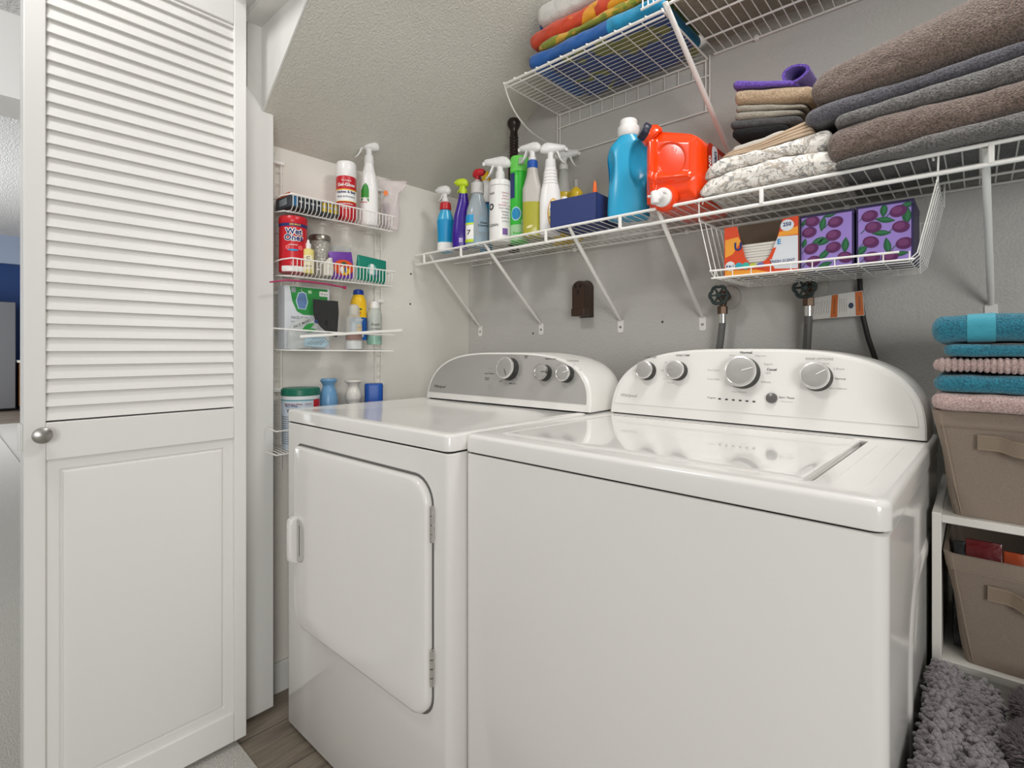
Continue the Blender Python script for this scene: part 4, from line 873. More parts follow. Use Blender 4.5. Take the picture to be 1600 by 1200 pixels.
lab_text(b, t, 'Gel-Gloss', .0145, 0, h(293), lab_w, .03); lab_text(b, t, 'The Original', .006, 0, h(286.5), lab_w); lab_text(b, t, 'Kitchen & Bath', .0108, 0, h(304), navy, .03, off=.0018); lab_text(b, t, 'Polish & Protector', .0082, 0, h(311), navy, .01, off=.0018)
lab_text(b, t, 'Protects & Shines', .0062, 0, h(322), lab_w); lab_text(b, t, 'fiberglass  acrylic\nmarble  tile', .005, 0, h(328), lab_w)
t, k, h = ritem('spray_bottle', 'white vinegar spray bottle with a green arched label in the top rack basket', 'bottle', 576.5, ZT)
r = 14.5*k; b = Body([(0, r*.92, r*.7, 2.6), (.004, r*.98, r*.74, 2.6), (h(300), r*.95, r*.74, 2.4), (h(280), r*.82, r*.66, 2.2), (h(262), r*.55, r*.5), (h(255), r*.5, r*.48)])
b.mesh().build('body', w_pl, t)
for i in range(7): z = h(292-i*3.6); q = b.sec(z); MB().loft([ring(q[4], q[5], z+d, q[1]+o, q[2]+o, 2.2, 24) for d, o in ((-.002, -.001), (0, .0007), (.002, -.001))]).build('rib', w_pl, t)
MB().lathe([(r*.5, h(256)), (r*.53, h(254)), (r*.47, h(244))]).build('neck', w_pl2, t); trigger_head(t, h(252), 1.05, w_pl2, w_pl2, w_pl2, R(0), style=0)
gl = mat('vinegar green label', '#2f8a2a', .4)
zlo, zhi = h(318), h(289)
b.shape([(-.024, zlo), (.0, zlo), (.0, zlo+(zhi-zlo)*.6), (-.003, zlo+(zhi-zlo)*.85), (-.010, zhi), (-.018, zlo+(zhi-zlo)*.85), (-.024, zlo+(zhi-zlo)*.6)], .0008).build('label', gl, t, fixn=False)
lab_text(b, t, 'VINEGAR', .0068, -29, h(313), lab_w, .02); b.patch(-60, -10, h(319.5), h(318.5)).build('label', red, t)
t, k, h = ritem('plastic_bag', 'crumpled clear plastic bag of small items at the right end of the top rack basket', 'bag', 609, ZT)
bagm = mat('thin clear bag film', '#e9dcdc', .1, alpha=.4)
def crumple(root, name, secs, m_, seed, amp=.006, N=28, freq=28, capt=True):
    mb = MB(); b_ = Body(secs, 4); rings = []
    for q in b_.s:
        rg = []
        for (x, y, z) in ring(q[4], q[5], q[0], q[1], q[2], q[3], N):
            n_ = noise.noise_vector(Vector((x*freq+seed, y*freq, z*freq*.8+seed*2)))
            rg.append((x+n_.x*amp, y+n_.y*amp, z+n_.z*amp*.6))
        rings.append(rg)
    mb.loft(rings, True, capt); o = mb.build(name, m_, root, ang=28, sub=0)
    return o
crumple(t, 'bag_film', [(.002, .030, .020, 2.4), (.03, .033, .024, 2.4), (.09, .032, .022, 2.2), (.13, .026, .014, 2.2, .004, 0), (.155, .040, .008, 2.2, .010, 0), (.182, .048, .003, 2.2, .014, 0)], bagm, 3, .009)
MB().box(-.024, -.008, .004, .000, .010, .095).build('packet', mat('dull mauve packet', '#8d7780', .4, alpha=.75), t, bevel=.003)
MB().box(-.022, -.0105, .01, -.012, -.009, .075).build('packet', mat('dark print strip', '#33303a', .5), t, bevel=.0004)
flatpoly(MB(), oval(-.014, .128, .008, .009), lambda a, b_: Vector((a, -.019, b_))).build('sticker', mat('orange sticker', '#ea7a32', .5), t, fixn=False)
# middle basket
ZM = 1.318
t, k, h = ritem('wipes_canister', 'red hand wipes canister with a red lid in the middle rack basket', 'canister', 458, ZM)
r = 20.6*k; b = Body([(0, r*.95, r*.95), (.004, r, r), (h(352), r*.985, r*.985)]); b.mesh(N=40).build('body', plas('bright red canister', '#c8202b', .3), t)
MB().lathe([(r*1.0, h(353)), (r*1.03, h(352)), (r*1.03, h(344.5)), (r*.96, h(341)), (r*.5, h(340))], N=40).build('lid', plas('bright red canister', '#c8202b', .3), t)
b.patch(-90, 90, h(357.5), h(352.5), .0008).build('label', navy, t); lab_text(b, t, '20% More!', .0072, 8, h(355), yellow_p, .02)
for dz, s_ in ((0, 'Wet'), (-.0185, 'Ones')):
    lab_text(b, t, s_, .0245, 3, h(366)+dz, lab_w, .11, off=.0012); lab_text(b, t, s_, .0245, 3, h(366)+dz, navy, .025, off=.0020)
b.shape(oval(-.001, h(394), .0165, .0028, 20), .001).build('label', plas('cyan print', '#1c93c9', .4), t, fixn=False); lab_text(b, t, 'antibacterial', .005, 0, h(386), lab_w)
b.shape(oval(-.0, .004, .022, .017, 24), .001).mesh if False else b.patch(-50, 55, .001, .018, .0008).build('label', lab_w, t)
for sx in (-22, 30):
    for kk in range(5): b.shape(oval(R(sx)*r+.0045*math.cos(kk*1.257), h(390)+.0045*math.sin(kk*1.257), .0032, .0032, 10), .0009+.0001*kk).build('flower_print', mat('pink flower print', '#ee6a6a', .5), t, fixn=False)
t, k, h = ritem('glass_jar', 'clear glass jar with a silver screw lid behind the small dropper bottle', 'jar', 500, ZM, X=-1.60)
r = 17*k; b = Body([(0, r*.9, r*.9), (.004, r*.97, r*.97), (h(388), r*.97, r*.97), (h(383), r*.9, r*.9), (h(378), r*.86, r*.86)])
b.mesh().build('body', mat('jar glass with silver beads', '#c4c1b6', .2, .1, alpha=.7, bump=(110, .6, .004, 'voronoi')), t); MB().lathe([(r*.9, h(378)), (r*.95, h(377)), (r*.95, h(371)), (r*.88, h(369)), (r*.2, h(369.5))], N=36).build('lid', mat('brushed silver lid', '#9c968c', .3, .9), t)
t, k, h = ritem('dropper_bottle', 'small yellow labelled bottle with a white pointed cap in the middle rack basket', 'bottle', 481.5, ZM, X=-1.545)
r = 8.8*k; b = Body([(0, r, r, 3), (h(391), r, r, 3), (h(389), r*.6, r*.6)]); b.mesh().build('body', mat('pale yellow label', '#dfd07c', .4), t)
MB().lathe([(r*.5, h(389)), (r*.52, h(382)), (r*.3, h(380)), (r*.18, h(375))]).build('cap', w_pl, t)
b.patch(-40, 40, .010, .055, .0006).build('label', mat('off white label', '#e4ddb8', .4), t); lab_text(b, t, 'C', .014, 0, .046, ink, .02, off=.0014); lab_text(b, t, 'serum', .007, 0, .022, ink)
t, k, h = ritem('paper_bundle', 'crumpled white packet between the glass jar and the orange pouch', 'packet', 512, ZM, X=-1.548)
crumple(t, 'packet', [(.001, .016, .014), (.02, .018, .016), (.04, .014, .012), (.056, .006, .006, 2, .006, 0)], mat('off white tissue', '#d6d2c6', .6), 7, .006)
crp = mat('clear crinkled film', '#c9d2cf', .15, alpha=.3)
t, k, h = ritem('plastic_wrap', 'crumpled clear plastic wrap standing behind the laundry pouch in the middle basket', 'bag', 527, ZM, X=-1.62)
crumple(t, 'bag_film', [(.002, .03, .010), (.04, .036, .012), (.08, .042, .010), (.115, .05, .004)], crp, 11, .010)
def pouch(name, label, cat, px0, px1, zb, h0, X, m_, lean=0, ry=None, th=.016):
    xa = P(px0, 450, X=X).y; xb = P(px1, 450, X=X).y
    t = thing(name, label, cat, (X, (xa+xb)/2, zb), R(90) if ry is None else ry); w_ = (xb-xa)/2
    mb = MB(); 
    for i in range(9):
        z = h0*i/8; tt = th*math.sin(PI*min(1, .15+i/8*.85))**.7+.0012 if i < 8 else .0008
        mb_r = [(x, y, z) for x, y in rrect(-w_, -tt/2, w_, tt/2, min(tt*.45, .006), 3)]; (rings := rings+[mb_r]) if i else (rings := [mb_r])
    mb.loft(rings)
    mb.xf(Matrix.Rotation(lean, 4, 'Y')); mb.build('pouch', m_, t, ang=50)
    fn = lambda off: (lambda a, z: Matrix.Rotation(lean, 4, 'Y') @ Vector((a, -(th*math.sin(PI*min(1, .15+min(max(z/h0, 0), .97)*.85))**.7+.0012)/2-off, z)))
    return t, w_, fn
t, w_, fn = pouch('laundry_pouch', 'purple and orange laundry pod pouch in the middle rack basket', 'pouch', 517, 553, ZM-.003, .088, -1.552, mat('purple pouch', '#6f3f9e', .35), R(-6))
def sub(mb, poly, f):    # finely cut flat outline, follows the pouch curve
    cu = sum(p[0] for p in poly)/len(poly); cv = sum(p[1] for p in poly)/len(poly); K = 4; n = len(poly)
    vs = [f(cu, cv)]+[f(cu+(u-cu)*k/K, cv+(v-cv)*k/K) for k in range(1, K+1) for u, v in poly]; fs = [(0, 1+i, 1+(i+1) % n) for i in range(n)]
    for k in range(K-1):
        for i in range(n): fs.append((1+k*n+i, 1+(k+1)*n+i, 1+(k+1)*n+(i+1) % n, 1+k*n+(i+1) % n))
    return mb.add(vs, fs)
sub(MB(), oval(.002, .036, w_*.88, .026, 24), fn(.001)).build('label', mat('orange pouch print', '#d84f22', .4), t, fixn=False); sub(MB(), oval(.006, .024, w_*.4, .012, 20), fn(.0018)).build('label', yellow_p, t, fixn=False)
sub(MB(), oval(-.006, .028, .006, .012, 16), fn(.0024)).build('label', lab_w, t, fixn=False); sub(MB(), oval(.008, .028, .005, .010, 16), fn(.0026)).build('label', blue_p, t, fixn=False)
sub(MB(), oval(.004, .050, .009, .004, 16), fn(.002)).build('label', grn, t, fixn=False)
t, w_, fn = pouch('cleaning_pouch', 'teal green pouch with a pale bottle picture at the right of the middle rack basket', 'pouch', 556, 601, ZM-.003, .083, -1.548, mat('teal pouch', '#17806b', .3), R(4))
sub(MB(), oval(-.003, .040, .019, .021, 24), fn(.001)).build('label', mat('pale teal glow print', '#74b7b0', .4), t, fixn=False); sub(MB(), rrect(-.010, .024, .003, .060, .004), fn(.0018)).build('label', lab_w, t, fixn=False)
sub(MB(), rrect(.011, .018, .019, .048, .003), fn(.0018)).build('label', purple_p, t, fixn=False); sub(MB(), rrect(.013, .024, .017, .044, .002), fn(.0026)).build('label', lab_w, t, fixn=False)
# third shelf
Z3 = 1.0845
t = thing('mask_box', 'white and green box of face masks standing on the third rack shelf', 'box', (-1.600, .798, Z3), R(90))
MB().box(-.078, -.020, 0, .070, .025, .196).build('carton', mat('white carton', '#d9dde2', .45), t, bevel=.001)
gm = mat('green carton print', '#1f8f3c', .45); ff = lambda off: (lambda a, b_: Vector((a, -.0206-off, b_)))
flatpoly(MB(), [(-.062, .190), (-.055, .150), (-.040, .118), (-.02, .108), (.062, .108), (.062, .194), (-.062, .194)], ff(.0002)).build('print_area', gm, t, fixn=False)
flatpoly(MB(), rrect(.034, .170, .066, .186, .002), ff(.0006)).build('print_area', lab_w, t, fixn=False); flatpoly(MB(), rrect(-.058, .176, -.044, .192, .001), ff(.0006)).build('print_area', mat('silver grey print', '#8f979b', .5), t, fixn=False)
text('50 pcs', .010, ink, t, lambda a, b_: ff(.001)(.05+a, .178+b_)); flatpoly(MB(), rrect(-.004, .176, .008, .186, .001), ff(.0006)).build('print_area', mat('pale green label', '#a9d6a3', .4), t, fixn=False)
flatpoly(MB(), [(-.036, .126), (-.012, .124), (-.004, .148), (-.010, .176), (-.022, .180), (-.036, .176), (-.044, .150)], ff(.0006)).build('print_area', mat('pale outline', '#c6dbe8', .5), t, fixn=False)
flatpoly(MB(), [(-.034, .128), (-.014, .126), (-.007, .148), (-.012, .174), (-.022, .177), (-.034, .174), (-.041, .150)], ff(.0010)).build('mask_picture', mat('mask blue print', '#5d7fae', .5), t, fixn=False)
MB().tube([ff(.001)(-.018, .178), ff(.001)(-.028, .184), ff(.001)(-.024, .190)], .0006, 4).build('mask_picture', lab_w, t)
text('FACE MASK', .011, ink, t, lambda a, b_: ff(.001)(-.030+a, .098+b_)); text('disposable protective mask', .006, ink, t, lambda a, b_: ff(.001)(-.026+a, .086+b_))
t = thing('zip_bag', 'clear zip bag with a magenta zipper strip hanging below the middle rack basket', 'bag', (-1.520, .80, 1.10), R(90))
zm = mat('clear zip bag film', '#d5d9d2', .15, alpha=.025)
MB().grid(16, 12, lambda u, v: (-.125+.25*u, .0+.004*noise.noise(Vector((u*6, v*6, 1))), .03+.158*v+.004*math.sin(u*5)*(v))).build('bag_film', zm, t)
MB().tube([(-.150, .002, .178), (-.10, .0, .188), (-.04, 0, .190), (.03, 0, .188), (.088, .0, .183)], lambda u: .0024+.0008*math.sin(u*PI), 8).build('zipper_strip', mat('magenta zipper', '#a8315f', .4), t); MB().box(.084, -.003, .178, .092, .003, .188).build('zip_end', mat('magenta zipper', '#a8315f', .4), t)
t = thing('black_pouch', 'square charcoal cloth pouch leaning against the face mask box', 'pouch', (-1.566, .842, Z3+.052), R(90))
MB().grid(14, 14, lambda u, v: (-.040+.084*u+(1-v)*(.018 if u < .5 else -.004)*(1 if v < .45 else .6)*(1-v), .004*noise.noise(Vector((u*3, v*3, 4)))-.003, .105*v-.012*u*(1-v)), ).build('cloth', mat('charcoal cloth', '#1d1d1f', .85, bump=(300, .6, .003)), t)
sol = t.children[0].modifiers.new('solid', 'SOLIDIFY'); sol.thickness = .007
t = thing('mask_packet', 'crumpled clear packet of pale blue face masks on the third rack shelf', 'packet', (-1.560, .785, Z3), R(90))
crumple(t, 'bag_film', [(.001, .062, .016, 2.4, -.004, 0), (.03, .068, .018, 2.4), (.06, .058, .016, 2.2, -.002, 0), (.082, .036, .010, 2.2, -.010, 0), (.096, .014, .004, 2, -.006, 0)], mat('white hazy film', '#d7dbd9', .25, alpha=.55), 21, .010, 36)
MB().prism([(-.026, .010), (.040, .004), (.060, .018), (.040, .038), (-.018, .045)], lambda u, v, q: (u, q, v), -.024, -.021).build('mask', mat('pale blue mask fabric', '#a9c3cf', .8, bump=(200, .3, .002)), t, bevel=.001)
flatpoly(MB(), leaf(-.010, .070, .045, .016, .5), lambda a, b_: Vector((a, -.0215, b_))).build('print_area', gm, t, fixn=False); flatpoly(MB(), leaf(-.002, .058, .035, .012, .2), lambda a, b_: Vector((a, -.0225, b_))).build('print_area', gm, t, fixn=False)
text('FACE MASKS', .0105, ink, t, lambda a, b_: Vector((-.030+a*.9-b_*.4, -.0225, .078+b_+a*.42)), bold=.02); flatpoly(MB(), oval(.014, .086, .0055, .006), lambda a, b_: Vector((a, -.0225, b_))).build('print_area', navy, t, fixn=False)
for i in range(5): text('protective layer mask', .0042, ink, t, lambda a, b_, i=i: Vector((-.004+i*.010+a*.55-b_*.8, -.0245, .024+a*.55+b_*.8)))
t, k, h = ritem('pump_bottle', 'clear pump bottle with a frosted dome cap in front of the sunscreen can', 'bottle', 553, Z3, X=-1.545)
r = 12.5*k; b = Body([(0, r, r*.8, 3), (.003, r, r*.8, 3), (h(500), r, r*.8, 3), (h(493), r*.7, r*.6, 2.4)])
b.mesh(.026).build('body', mat('very clear plastic', '#e2e0d8', .2, alpha=.3), t); b.mesh(0, .026).build('liquid', mat('pale grey liquid', '#c9ccca', .3), t); b.patch(-60, 60, .03, .05).build('label', mat('dusty rose label', '#8d6f66', .5), t)
MB().lathe([(r*.66, h(493)), (r*.70, h(492)), (r*.66, h(480)), (r*.4, h(476)), (r*.05, h(475))]).build('cap', clear2, t)
t, k, h = ritem('sunscreen_can', 'yellow and blue sunscreen spray can with a dark blue cap on the third rack shelf', 'spray can', 560, Z3, X=-1.585)
r = 12.6*k; b = Body([(0, r, r), (h(475), r*.97, r*.97), (h(466), r*.8, r*.8), (h(461), r*.6, r*.6)])
b.mesh(.108).build('body', yellow_p, t); b.mesh(0, .108).build('body', plas('deep blue can', '#1657a8', .3), t)
MB().lathe([(r*.62, h(461)), (r*.66, h(460)), (r*.6, h(454)), (r*.3, h(452))]).build('cap', plas('cobalt cap', '#123f9c', .35), t)
b.patch(-80, 20, .030, .108, .0006).build('label', mat('light sky print', '#7cb8df', .4), t); b.shape(oval(.002, .072, .010, .013, 20), .0014).build('label', yellow_p, t, fixn=False)
lab_text(b, t, 'SPORT', .0085, 6, .098, lab_w, .03, off=.0016); lab_text(b, t, 'SPF', .009, 8, .122, mat('orange print', '#c8692b', .6), .02); lab_text(b, t, 'COOL', .0078, 8, .074, navy, .03, off=.0022); b.shape(oval(.004, .136, .008, .003, 14), .001).build('label', grn, t, fixn=False); lab_text(b, t, '50', .012, 25, .045, lab_w, .03)
t, k, h = ritem('lotion_bottle', 'pale grey green lotion bottle at the right end of the third rack shelf', 'bottle', 585, Z3, X=-1.56)
r = 11.5*k; b = Body([(0, r, r), (h(490), r, r), (h(483), r*.72, r*.72), (h(481), r*.66, r*.66)])
b.mesh(.045).build('body', mat('pale grey bottle', '#b5bab2', .35), t); b.mesh(.016, .045).build('liquid', mat('sage liquid', '#8fb7a4', .3), t); b.mesh(0, .016).build('base', w_pl, t)
MB().lathe([(r*.66, h(482)), (r*.68, h(481)), (r*.6, h(472)), (r*.4, h(470.5))]).build('cap', w_pl, t); lab_text(b, t, 'fresh', .014, 5, .085, ink, .0, shear=.3); lab_text(b, t, 'dry shampoo', .006, 10, .070, ink)
# bottom shelf
Z4 = .789
t, k, h = ritem('wipes_tub', 'white disinfecting wipes tub with a dark green lid on the lowest rack shelf', 'canister', 470, Z4, X=-1.575)
r = 28*k; b = Body([(0, r*.92, r*.92), (.01, r*.97, r*.97), (h(640), r*.98, r*.98), (h(617), r*1.0, r*1.0)]); b.mesh(N=40).build('body', mat('tub white', '#d5d8da', .35), t)
MB().lathe([(r*1.0, h(617)), (r*1.03, h(616)), (r*1.02, h(608)), (r*.94, h(605.5)), (r*.3, h(605))], N=40).build('lid', plas('dark green lid', '#116650', .35), t)
b.patch(-90, 90, h(700), h(624), .0006).build('label', mat('pale blue label', '#c3ced9', .45), t); b.patch(40, 75, h(634), h(623), .0012).build('label', red, t); b.patch(-90, 90, h(624), h(622.5), .001).build('label', mat('teal line', '#2b8b92', .4), t)
lab_text(b, t, 'Disinfecting Wipes   Lemon', .0075, -10, h(629), mat('red brown print', '#8c4a44', .5)); lab_text(b, t, 'WIPES', .016, -22, h(639), ink, .02); lab_text(b, t, 'KILLS 99.9%', .008, -30, h(632), navy)
for i in range(14): lab_text(b, t, 'directions for use and storage', .0058, -42, h(648+i*3.4), ink)
t, k, h = ritem('air_freshener', 'light blue waisted plastic bottle between the green lidded tub and the white vase', 'bottle', 513.5, Z4, X=-1.575)
r = 14*k; b = Body([(0, r*.9, r*.9), (.01, r, r), (h(625), r, r), (h(612), r*.85, r*.85), (h(603), r*.62, r*.62), (h(599), r*.72, r*.72), (h(594), r*.92, r*.92), (h(592.5), r*.86, r*.86)])
b.mesh().build('body', mat('pearl light blue', '#6c9cc4', .3), t); MB().lathe([(r*.8, 0), (r*.78, .004)]).xf(Matrix.Translation((0, 0, h(593.4)))).build('cap_top', mat('pearl light blue', '#6c9cc4', .3), t)
t, k, h = ritem('vase', 'white waisted vase shaped bottle on the lowest rack shelf', 'vase', 552, Z4, X=-1.575)
r = 13.5*k; b = Body([(0, r*.6, r*.6), (.06, r*.8, r*.8), (h(628.5), r*.7, r*.7), (h(622), r*.9, r*.9), (h(614), r*.88, r*.88), (h(604), r*.55, r*.55), (h(599), r*.7, r*.7), (h(596), r*1.0, r*1.0), (h(593.5), r*.95, r*.95)])
b.mesh(h(629)).build('body', mat('glazed white', '#dedad2', .25), t); b.mesh(0, h(629)).build('stand', mat('dark base', '#2a2422', .5), t)
t, k, h = ritem('blue_canister', 'solid blue rectangular container at the right end of the lowest rack shelf', 'container', 584, Z4, X=-1.575)
r = 14*k; b = Body([(0, r*.95, r*.8, 5), (h(602), r, r*.85, 5), (h(600), r*.97, r*.82, 5)]); b.mesh().build('body', plas('royal blue plastic', '#0f4fa6', .35), t); b.patch(-30, 10, h(629), h(626)).build('label', red, t)
MB().loft([ring(0, 0, h(600.5), r*.98, r*.83, 5, 32), ring(0, 0, h(599), r*.95, r*.8, 5, 32)]).build('lid', plas('royal blue plastic', '#0f4fa6', .35), t)
# ================================================================== TOWELS AND BEDDING
def cloth(name, c, c2=None, sc=420, dist=.0035, st=.9, sheen=.35):
    return mat(name, c, .95, bump=(sc, st, dist), var=(sc*.8, c2, .35, .68) if c2 else None, sheen=sheen)
def line(xa, za, xb, zb): return lambda x: za+(zb-za)*min(max((x-xa)/(xb-xa), -.6), 1.6)
def towel(name, label, x0, x1, y0, y1, zlo, zhi, m, seed=0, eL=.03, eR=.03, nexp=2.6, amp=.0025, rib=0, group=None, part='folded_cloth', NU=150, NR=56, cat='towel', hem=None, wave=.0, parent=None):
    """folded towel: closed cross section in Y-Z, rounded front and ends, gently uneven"""
    t = parent or thing(name, label, cat, ((x0+x1)/2, (y0+y1)/2, min(zlo(x0), zlo(x1))), 0, group)
    mb = MB(); rings = []; yc, hy_ = (y0+y1)/2, (y1-y0)/2
    def smooth_end(d, e): return 1 if d >= e else max(.02, 1-(1-d/e)**2.4)**(1/2.4)
    N_ = 0
    us = [0, .0008, .002, .004, .007, .011, .016, .022, .03]; us = us+[.03+(.94)*i/NU for i in range(1, NU)]+[1-u for u in us[::-1]]
    for u in us:
        x = x0+(x1-x0)*u; f = smooth_end(x-x0, eL)*1.0; g = smooth_end(x1-x, eR); e = min(f, g)
        a, b = zlo(x), zhi(x); zc2, hz = (a+b)/2, (b-a)/2*e
        if rib: hz *= .80+.20*abs(math.sin(PI*(x-x0)/rib))
        hyy = hy_-(1-e)*.02-(.0035*(1-abs(math.sin(PI*(x-x0)/rib))) if rib else 0); rg = []
        for k in range(NR):
            tt = 2*PI*k/NR; c, s = math.cos(tt), math.sin(tt); q = (abs(c)**nexp+abs(s)**nexp)**(-1/nexp)
            # wide flat section: stretch the corners so that the front is a half round of radius hz
            yy = math.copysign(max(hyy-hz*1.15, 0)*min(1, abs(c)*2.2)+hz*1.15*abs(c*q), c); zz = hz*s*q
            n_ = noise.noise(Vector((x*9+seed*3.1, yy*9, zz*14+seed)))*amp*2+noise.noise(Vector((x*38+seed, yy*30, zz*60)))*amp*.8
            nn = 1+0*n_; rg.append((x, yc+yy+n_*c, zc2+zz+n_*s*.9+wave*math.sin(x*16+seed)))
        rings.append(rg)
    mb.loft(rings); o = mb.build(part, m, t, ang=60, world=True)
    return t
def Zp(px, py, Y): return P(px, py, Y=Y).z
def Xp(px, Y): return P(px, 300, Y=Y).x
YT = 1.245
brownT = cloth('brown terry', '#55473f', '#8b786d', 360, .006, 1); charT = cloth('charcoal terry', '#37363c', '#65636b', 380, .004, .9); greyT = cloth('grey terry', '#4a4846', '#85827f', 360, .006, 1)
def tl(xa, ya, xb, yb, Y=YT): 
    A, B_ = P(xa, ya, Y=Y), P(xb, yb, Y=Y); return line(A.x, A.z, B_.x, B_.z)
G5 = 'bath towels in the big stack on the right of the long shelf'
l0 = lambda x: ZD+.001
l1 = tl(1320, 254, 1600, 176); l2 = tl(1306, 199, 1600, 124); l3 = tl(1300, 184, 1600, 84); l4 = tl(1291, 160, 1600, 62); l5 = tl(1291, 104, 1480, 2)
cap5 = lambda x: min(l5(x), ZD+.335)
towel('bath_towel', 'thick grey bath towel at the bottom of the big stack, resting on the wire shelf', Xp(1306, YT), .27, 1.222, 1.52, l0, l1, greyT, 1, eL=.03)
towel('bath_towel', 'thick brown bath towel second from the bottom of the big stack', Xp(1292, YT), .275, 1.232, 1.52, l1, l2, brownT, 2, eL=.035, amp=.003)
towel('bath_towel', 'dark grey bath towel in the middle of the big stack, between brown and charcoal ones', Xp(1303, YT), .27, 1.238, 1.52, l2, l3, greyT, 3, eL=.02)
l3b = lambda x: l3(x)-.004 if x > Xp(1306, YT) else l2(x)+.010
towel('bath_towel', 'smooth charcoal bath towel just below the top brown one', Xp(1255, YT), .265, 1.245, 1.52, lambda x: l3(x)+.0005, lambda x: max(l4(x), l3(x)+.022), charT, 4, eL=.03, amp=.002)
tb = towel('bath_towel', 'thick brown bath towel on top of the big stack', Xp(1266, YT), .275, 1.238, 1.52, lambda x: max(l4(x), l3(x)+.022)+.0005, cap5, brownT, 5, eL=.04, amp=.003)
# floral bedding
def floral():
    m = mat('floral bedding cotton', '#ebe6df', .85, bump=(14, .35, .02)); nt = m.node_tree; b = nt.nodes['Principled BSDF']; tc = nt.nodes.new('ShaderNodeTexCoord')
    def blob(scale, dist, lo, hi, off):
        mp = nt.nodes.new('ShaderNodeMapping'); mp.inputs['Location'].default_value = (off, off*2, off*.5); n = nt.nodes.new('ShaderNodeTexNoise'); n.inputs['Scale'].default_value = scale; n.inputs['Detail'].default_value = 5; n.inputs['Roughness'].default_value = .75; n.inputs['Distortion'].default_value = dist
        r = nt.nodes.new('ShaderNodeValToRGB'); r.color_ramp.elements[0].position = lo; r.color_ramp.elements[1].position = hi
        nt.links.new(tc.outputs['Object'], mp.inputs[0]); nt.links.new(mp.outputs[0], n.inputs['Vector']); nt.links.new(n.outputs[0], r.inputs[0]); return r.outputs[0]
    def mix(fac, a, c):
        x = nt.nodes.new('ShaderNodeMixRGB'); nt.links.new(fac, x.inputs[0]); 
        if isinstance(a, tuple): x.inputs[1].default_value = a
        else: nt.links.new(a, x.inputs[1])
        x.inputs[2].default_value = c; return x.outputs[0]
    c1 = mix(blob(20, 2.6, .535, .56, 0), lin('#ebe6df'), lin('#b8ada1')); c2 = mix(blob(26, 3.2, .54, .565, 4), c1, lin('#9b9a98')); c3 = mix(blob(70, 2, .61, .64, 9), c2, lin('#77746f'))
    nt.links.new(c3, b.inputs['Base Color']); return m
flo = floral(); YBD = 1.262
f1 = tl(1102, 284, 1297, 238, YBD); 
def curve(pts, Y):
    q = [P(a, b_, Y=Y) for a, b_ in pts]
    def f(x):
        if x <= q[0].x: return q[0].z
        for a, b_ in zip(q, q[1:]):
            if x <= b_.x: return a.z+(b_.z-a.z)*(x-a.x)/(b_.x-a.x)
        return q[-1].z
    return f
c1 = curve([(1097, 290), (1112, 278), (1157, 262), (1225, 246), (1297, 236), (1320, 234)], YBD); c2_ = curve([(1100, 262), (1132, 246), (1186, 235), (1270, 208), (1290, 198)], YBD)
towel('comforter', 'folded white comforter with grey and taupe floral print lying on the wire shelf', Xp(1093, YBD), Xp(1322, YBD), 1.250, 1.53, l0, c1, flo, 6, eL=.04, amp=.004, cat='bedding', group=None)
towel('comforter', 'folded floral comforter on top of the other floral one, under the khaki sheets', Xp(1099, YBD), Xp(1300, YBD), 1.258, 1.53, lambda x: c1(x)+.0005, c2_, flo, 7, eL=.04, eR=.03, amp=.004, cat='bedding')
khk = mat('khaki cotton sheet', '#bfa88f', .85, bump=(20, .2, .01)); gsh = mat('pale grey sheet', '#b9b3ab', .85)
k0 = curve([(1124, 246), (1186, 235), (1270, 208)], YBD); xa, xb = Xp(1124, YBD), Xp(1270, YBD)
th_ = lambda x, a, b_: lambda y: 0
ks = thing('bed_sheet', 'thin khaki bed sheet folded in pointed layers on the floral comforters', 'bedding', ((xa+xb)/2, 1.38, k0(xa)))
def klay(i0, i1, ins): 
    ka = lambda x: c2_(x)+.001+(.009+.026*max(0, min(1, (x-xa)/(xb-xa))))*i0; kb = lambda x: c2_(x)+.001+(.009+.026*max(0, min(1, (x-xa)/(xb-xa))))*i1-.0008
    towel('', '', xa+ins, xb-ins*.5, 1.262+ins*.4, 1.50, ka, kb, khk, 8+i0, eL=.012, eR=.008, amp=.0010, nexp=4, parent=ks)
for i in range(4): klay(i/4, (i+1)/4, .004*i)
ktop = lambda x: c2_(x)+.0015+(.009+.026*max(0, min(1, (x-xa)/(xb-xa))))
towel('pillowcase', 'pale grey folded sheet between the khaki sheet and the black cloth', Xp(1143, 1.30), Xp(1228, 1.30), 1.295, 1.50, lambda x: ktop(x), lambda x: ktop(x)+.019, gsh, 13, eL=.012, amp=.0012, cat='bedding')
# small stack of face cloths behind the sheets
Yw = 1.335; 
def sm_t(name, label, pl, pr, yb_l, yt_l, yb_r, yt_r, m, seed, **k):
    lo = tl(pl, yb_l, pr, yb_r, Yw); hi = tl(pl, yt_l, pr, yt_r, Yw)
    return towel(name, label, Xp(pl, Yw), Xp(pr, Yw), 1.325, 1.50, lo, hi, m, seed, eL=.016, eR=.02, amp=.0018, NU=70, **k)
blk = cloth('black terry', '#09090a', '#151517', 500, .003, sheen=.03); dg = cloth('dark grey terry', '#39383a', '#5a595a', 500, .003, sheen=.1); kg = cloth('khaki grey terry', '#857f73', '#a59e90', 500, .003); tan = cloth('tan terry', '#9c8165', '#c9b091', 450, .004); pur = cloth('purple terry', '#4a2a8e', '#7a57c4', 420, .004)
def bx_(ya): return ya
yb0 = 217
sm_t('face_cloth', 'black folded face cloth at the bottom of the small stack', 1144, 1236, 217, 203, 206, 194, blk, 20, cat='cloth')
sm_t('face_cloth', 'dark grey folded face cloth just above the black one', 1141, 1254, 202.5, 190, 193.5, 181, dg, 21, cat='cloth')
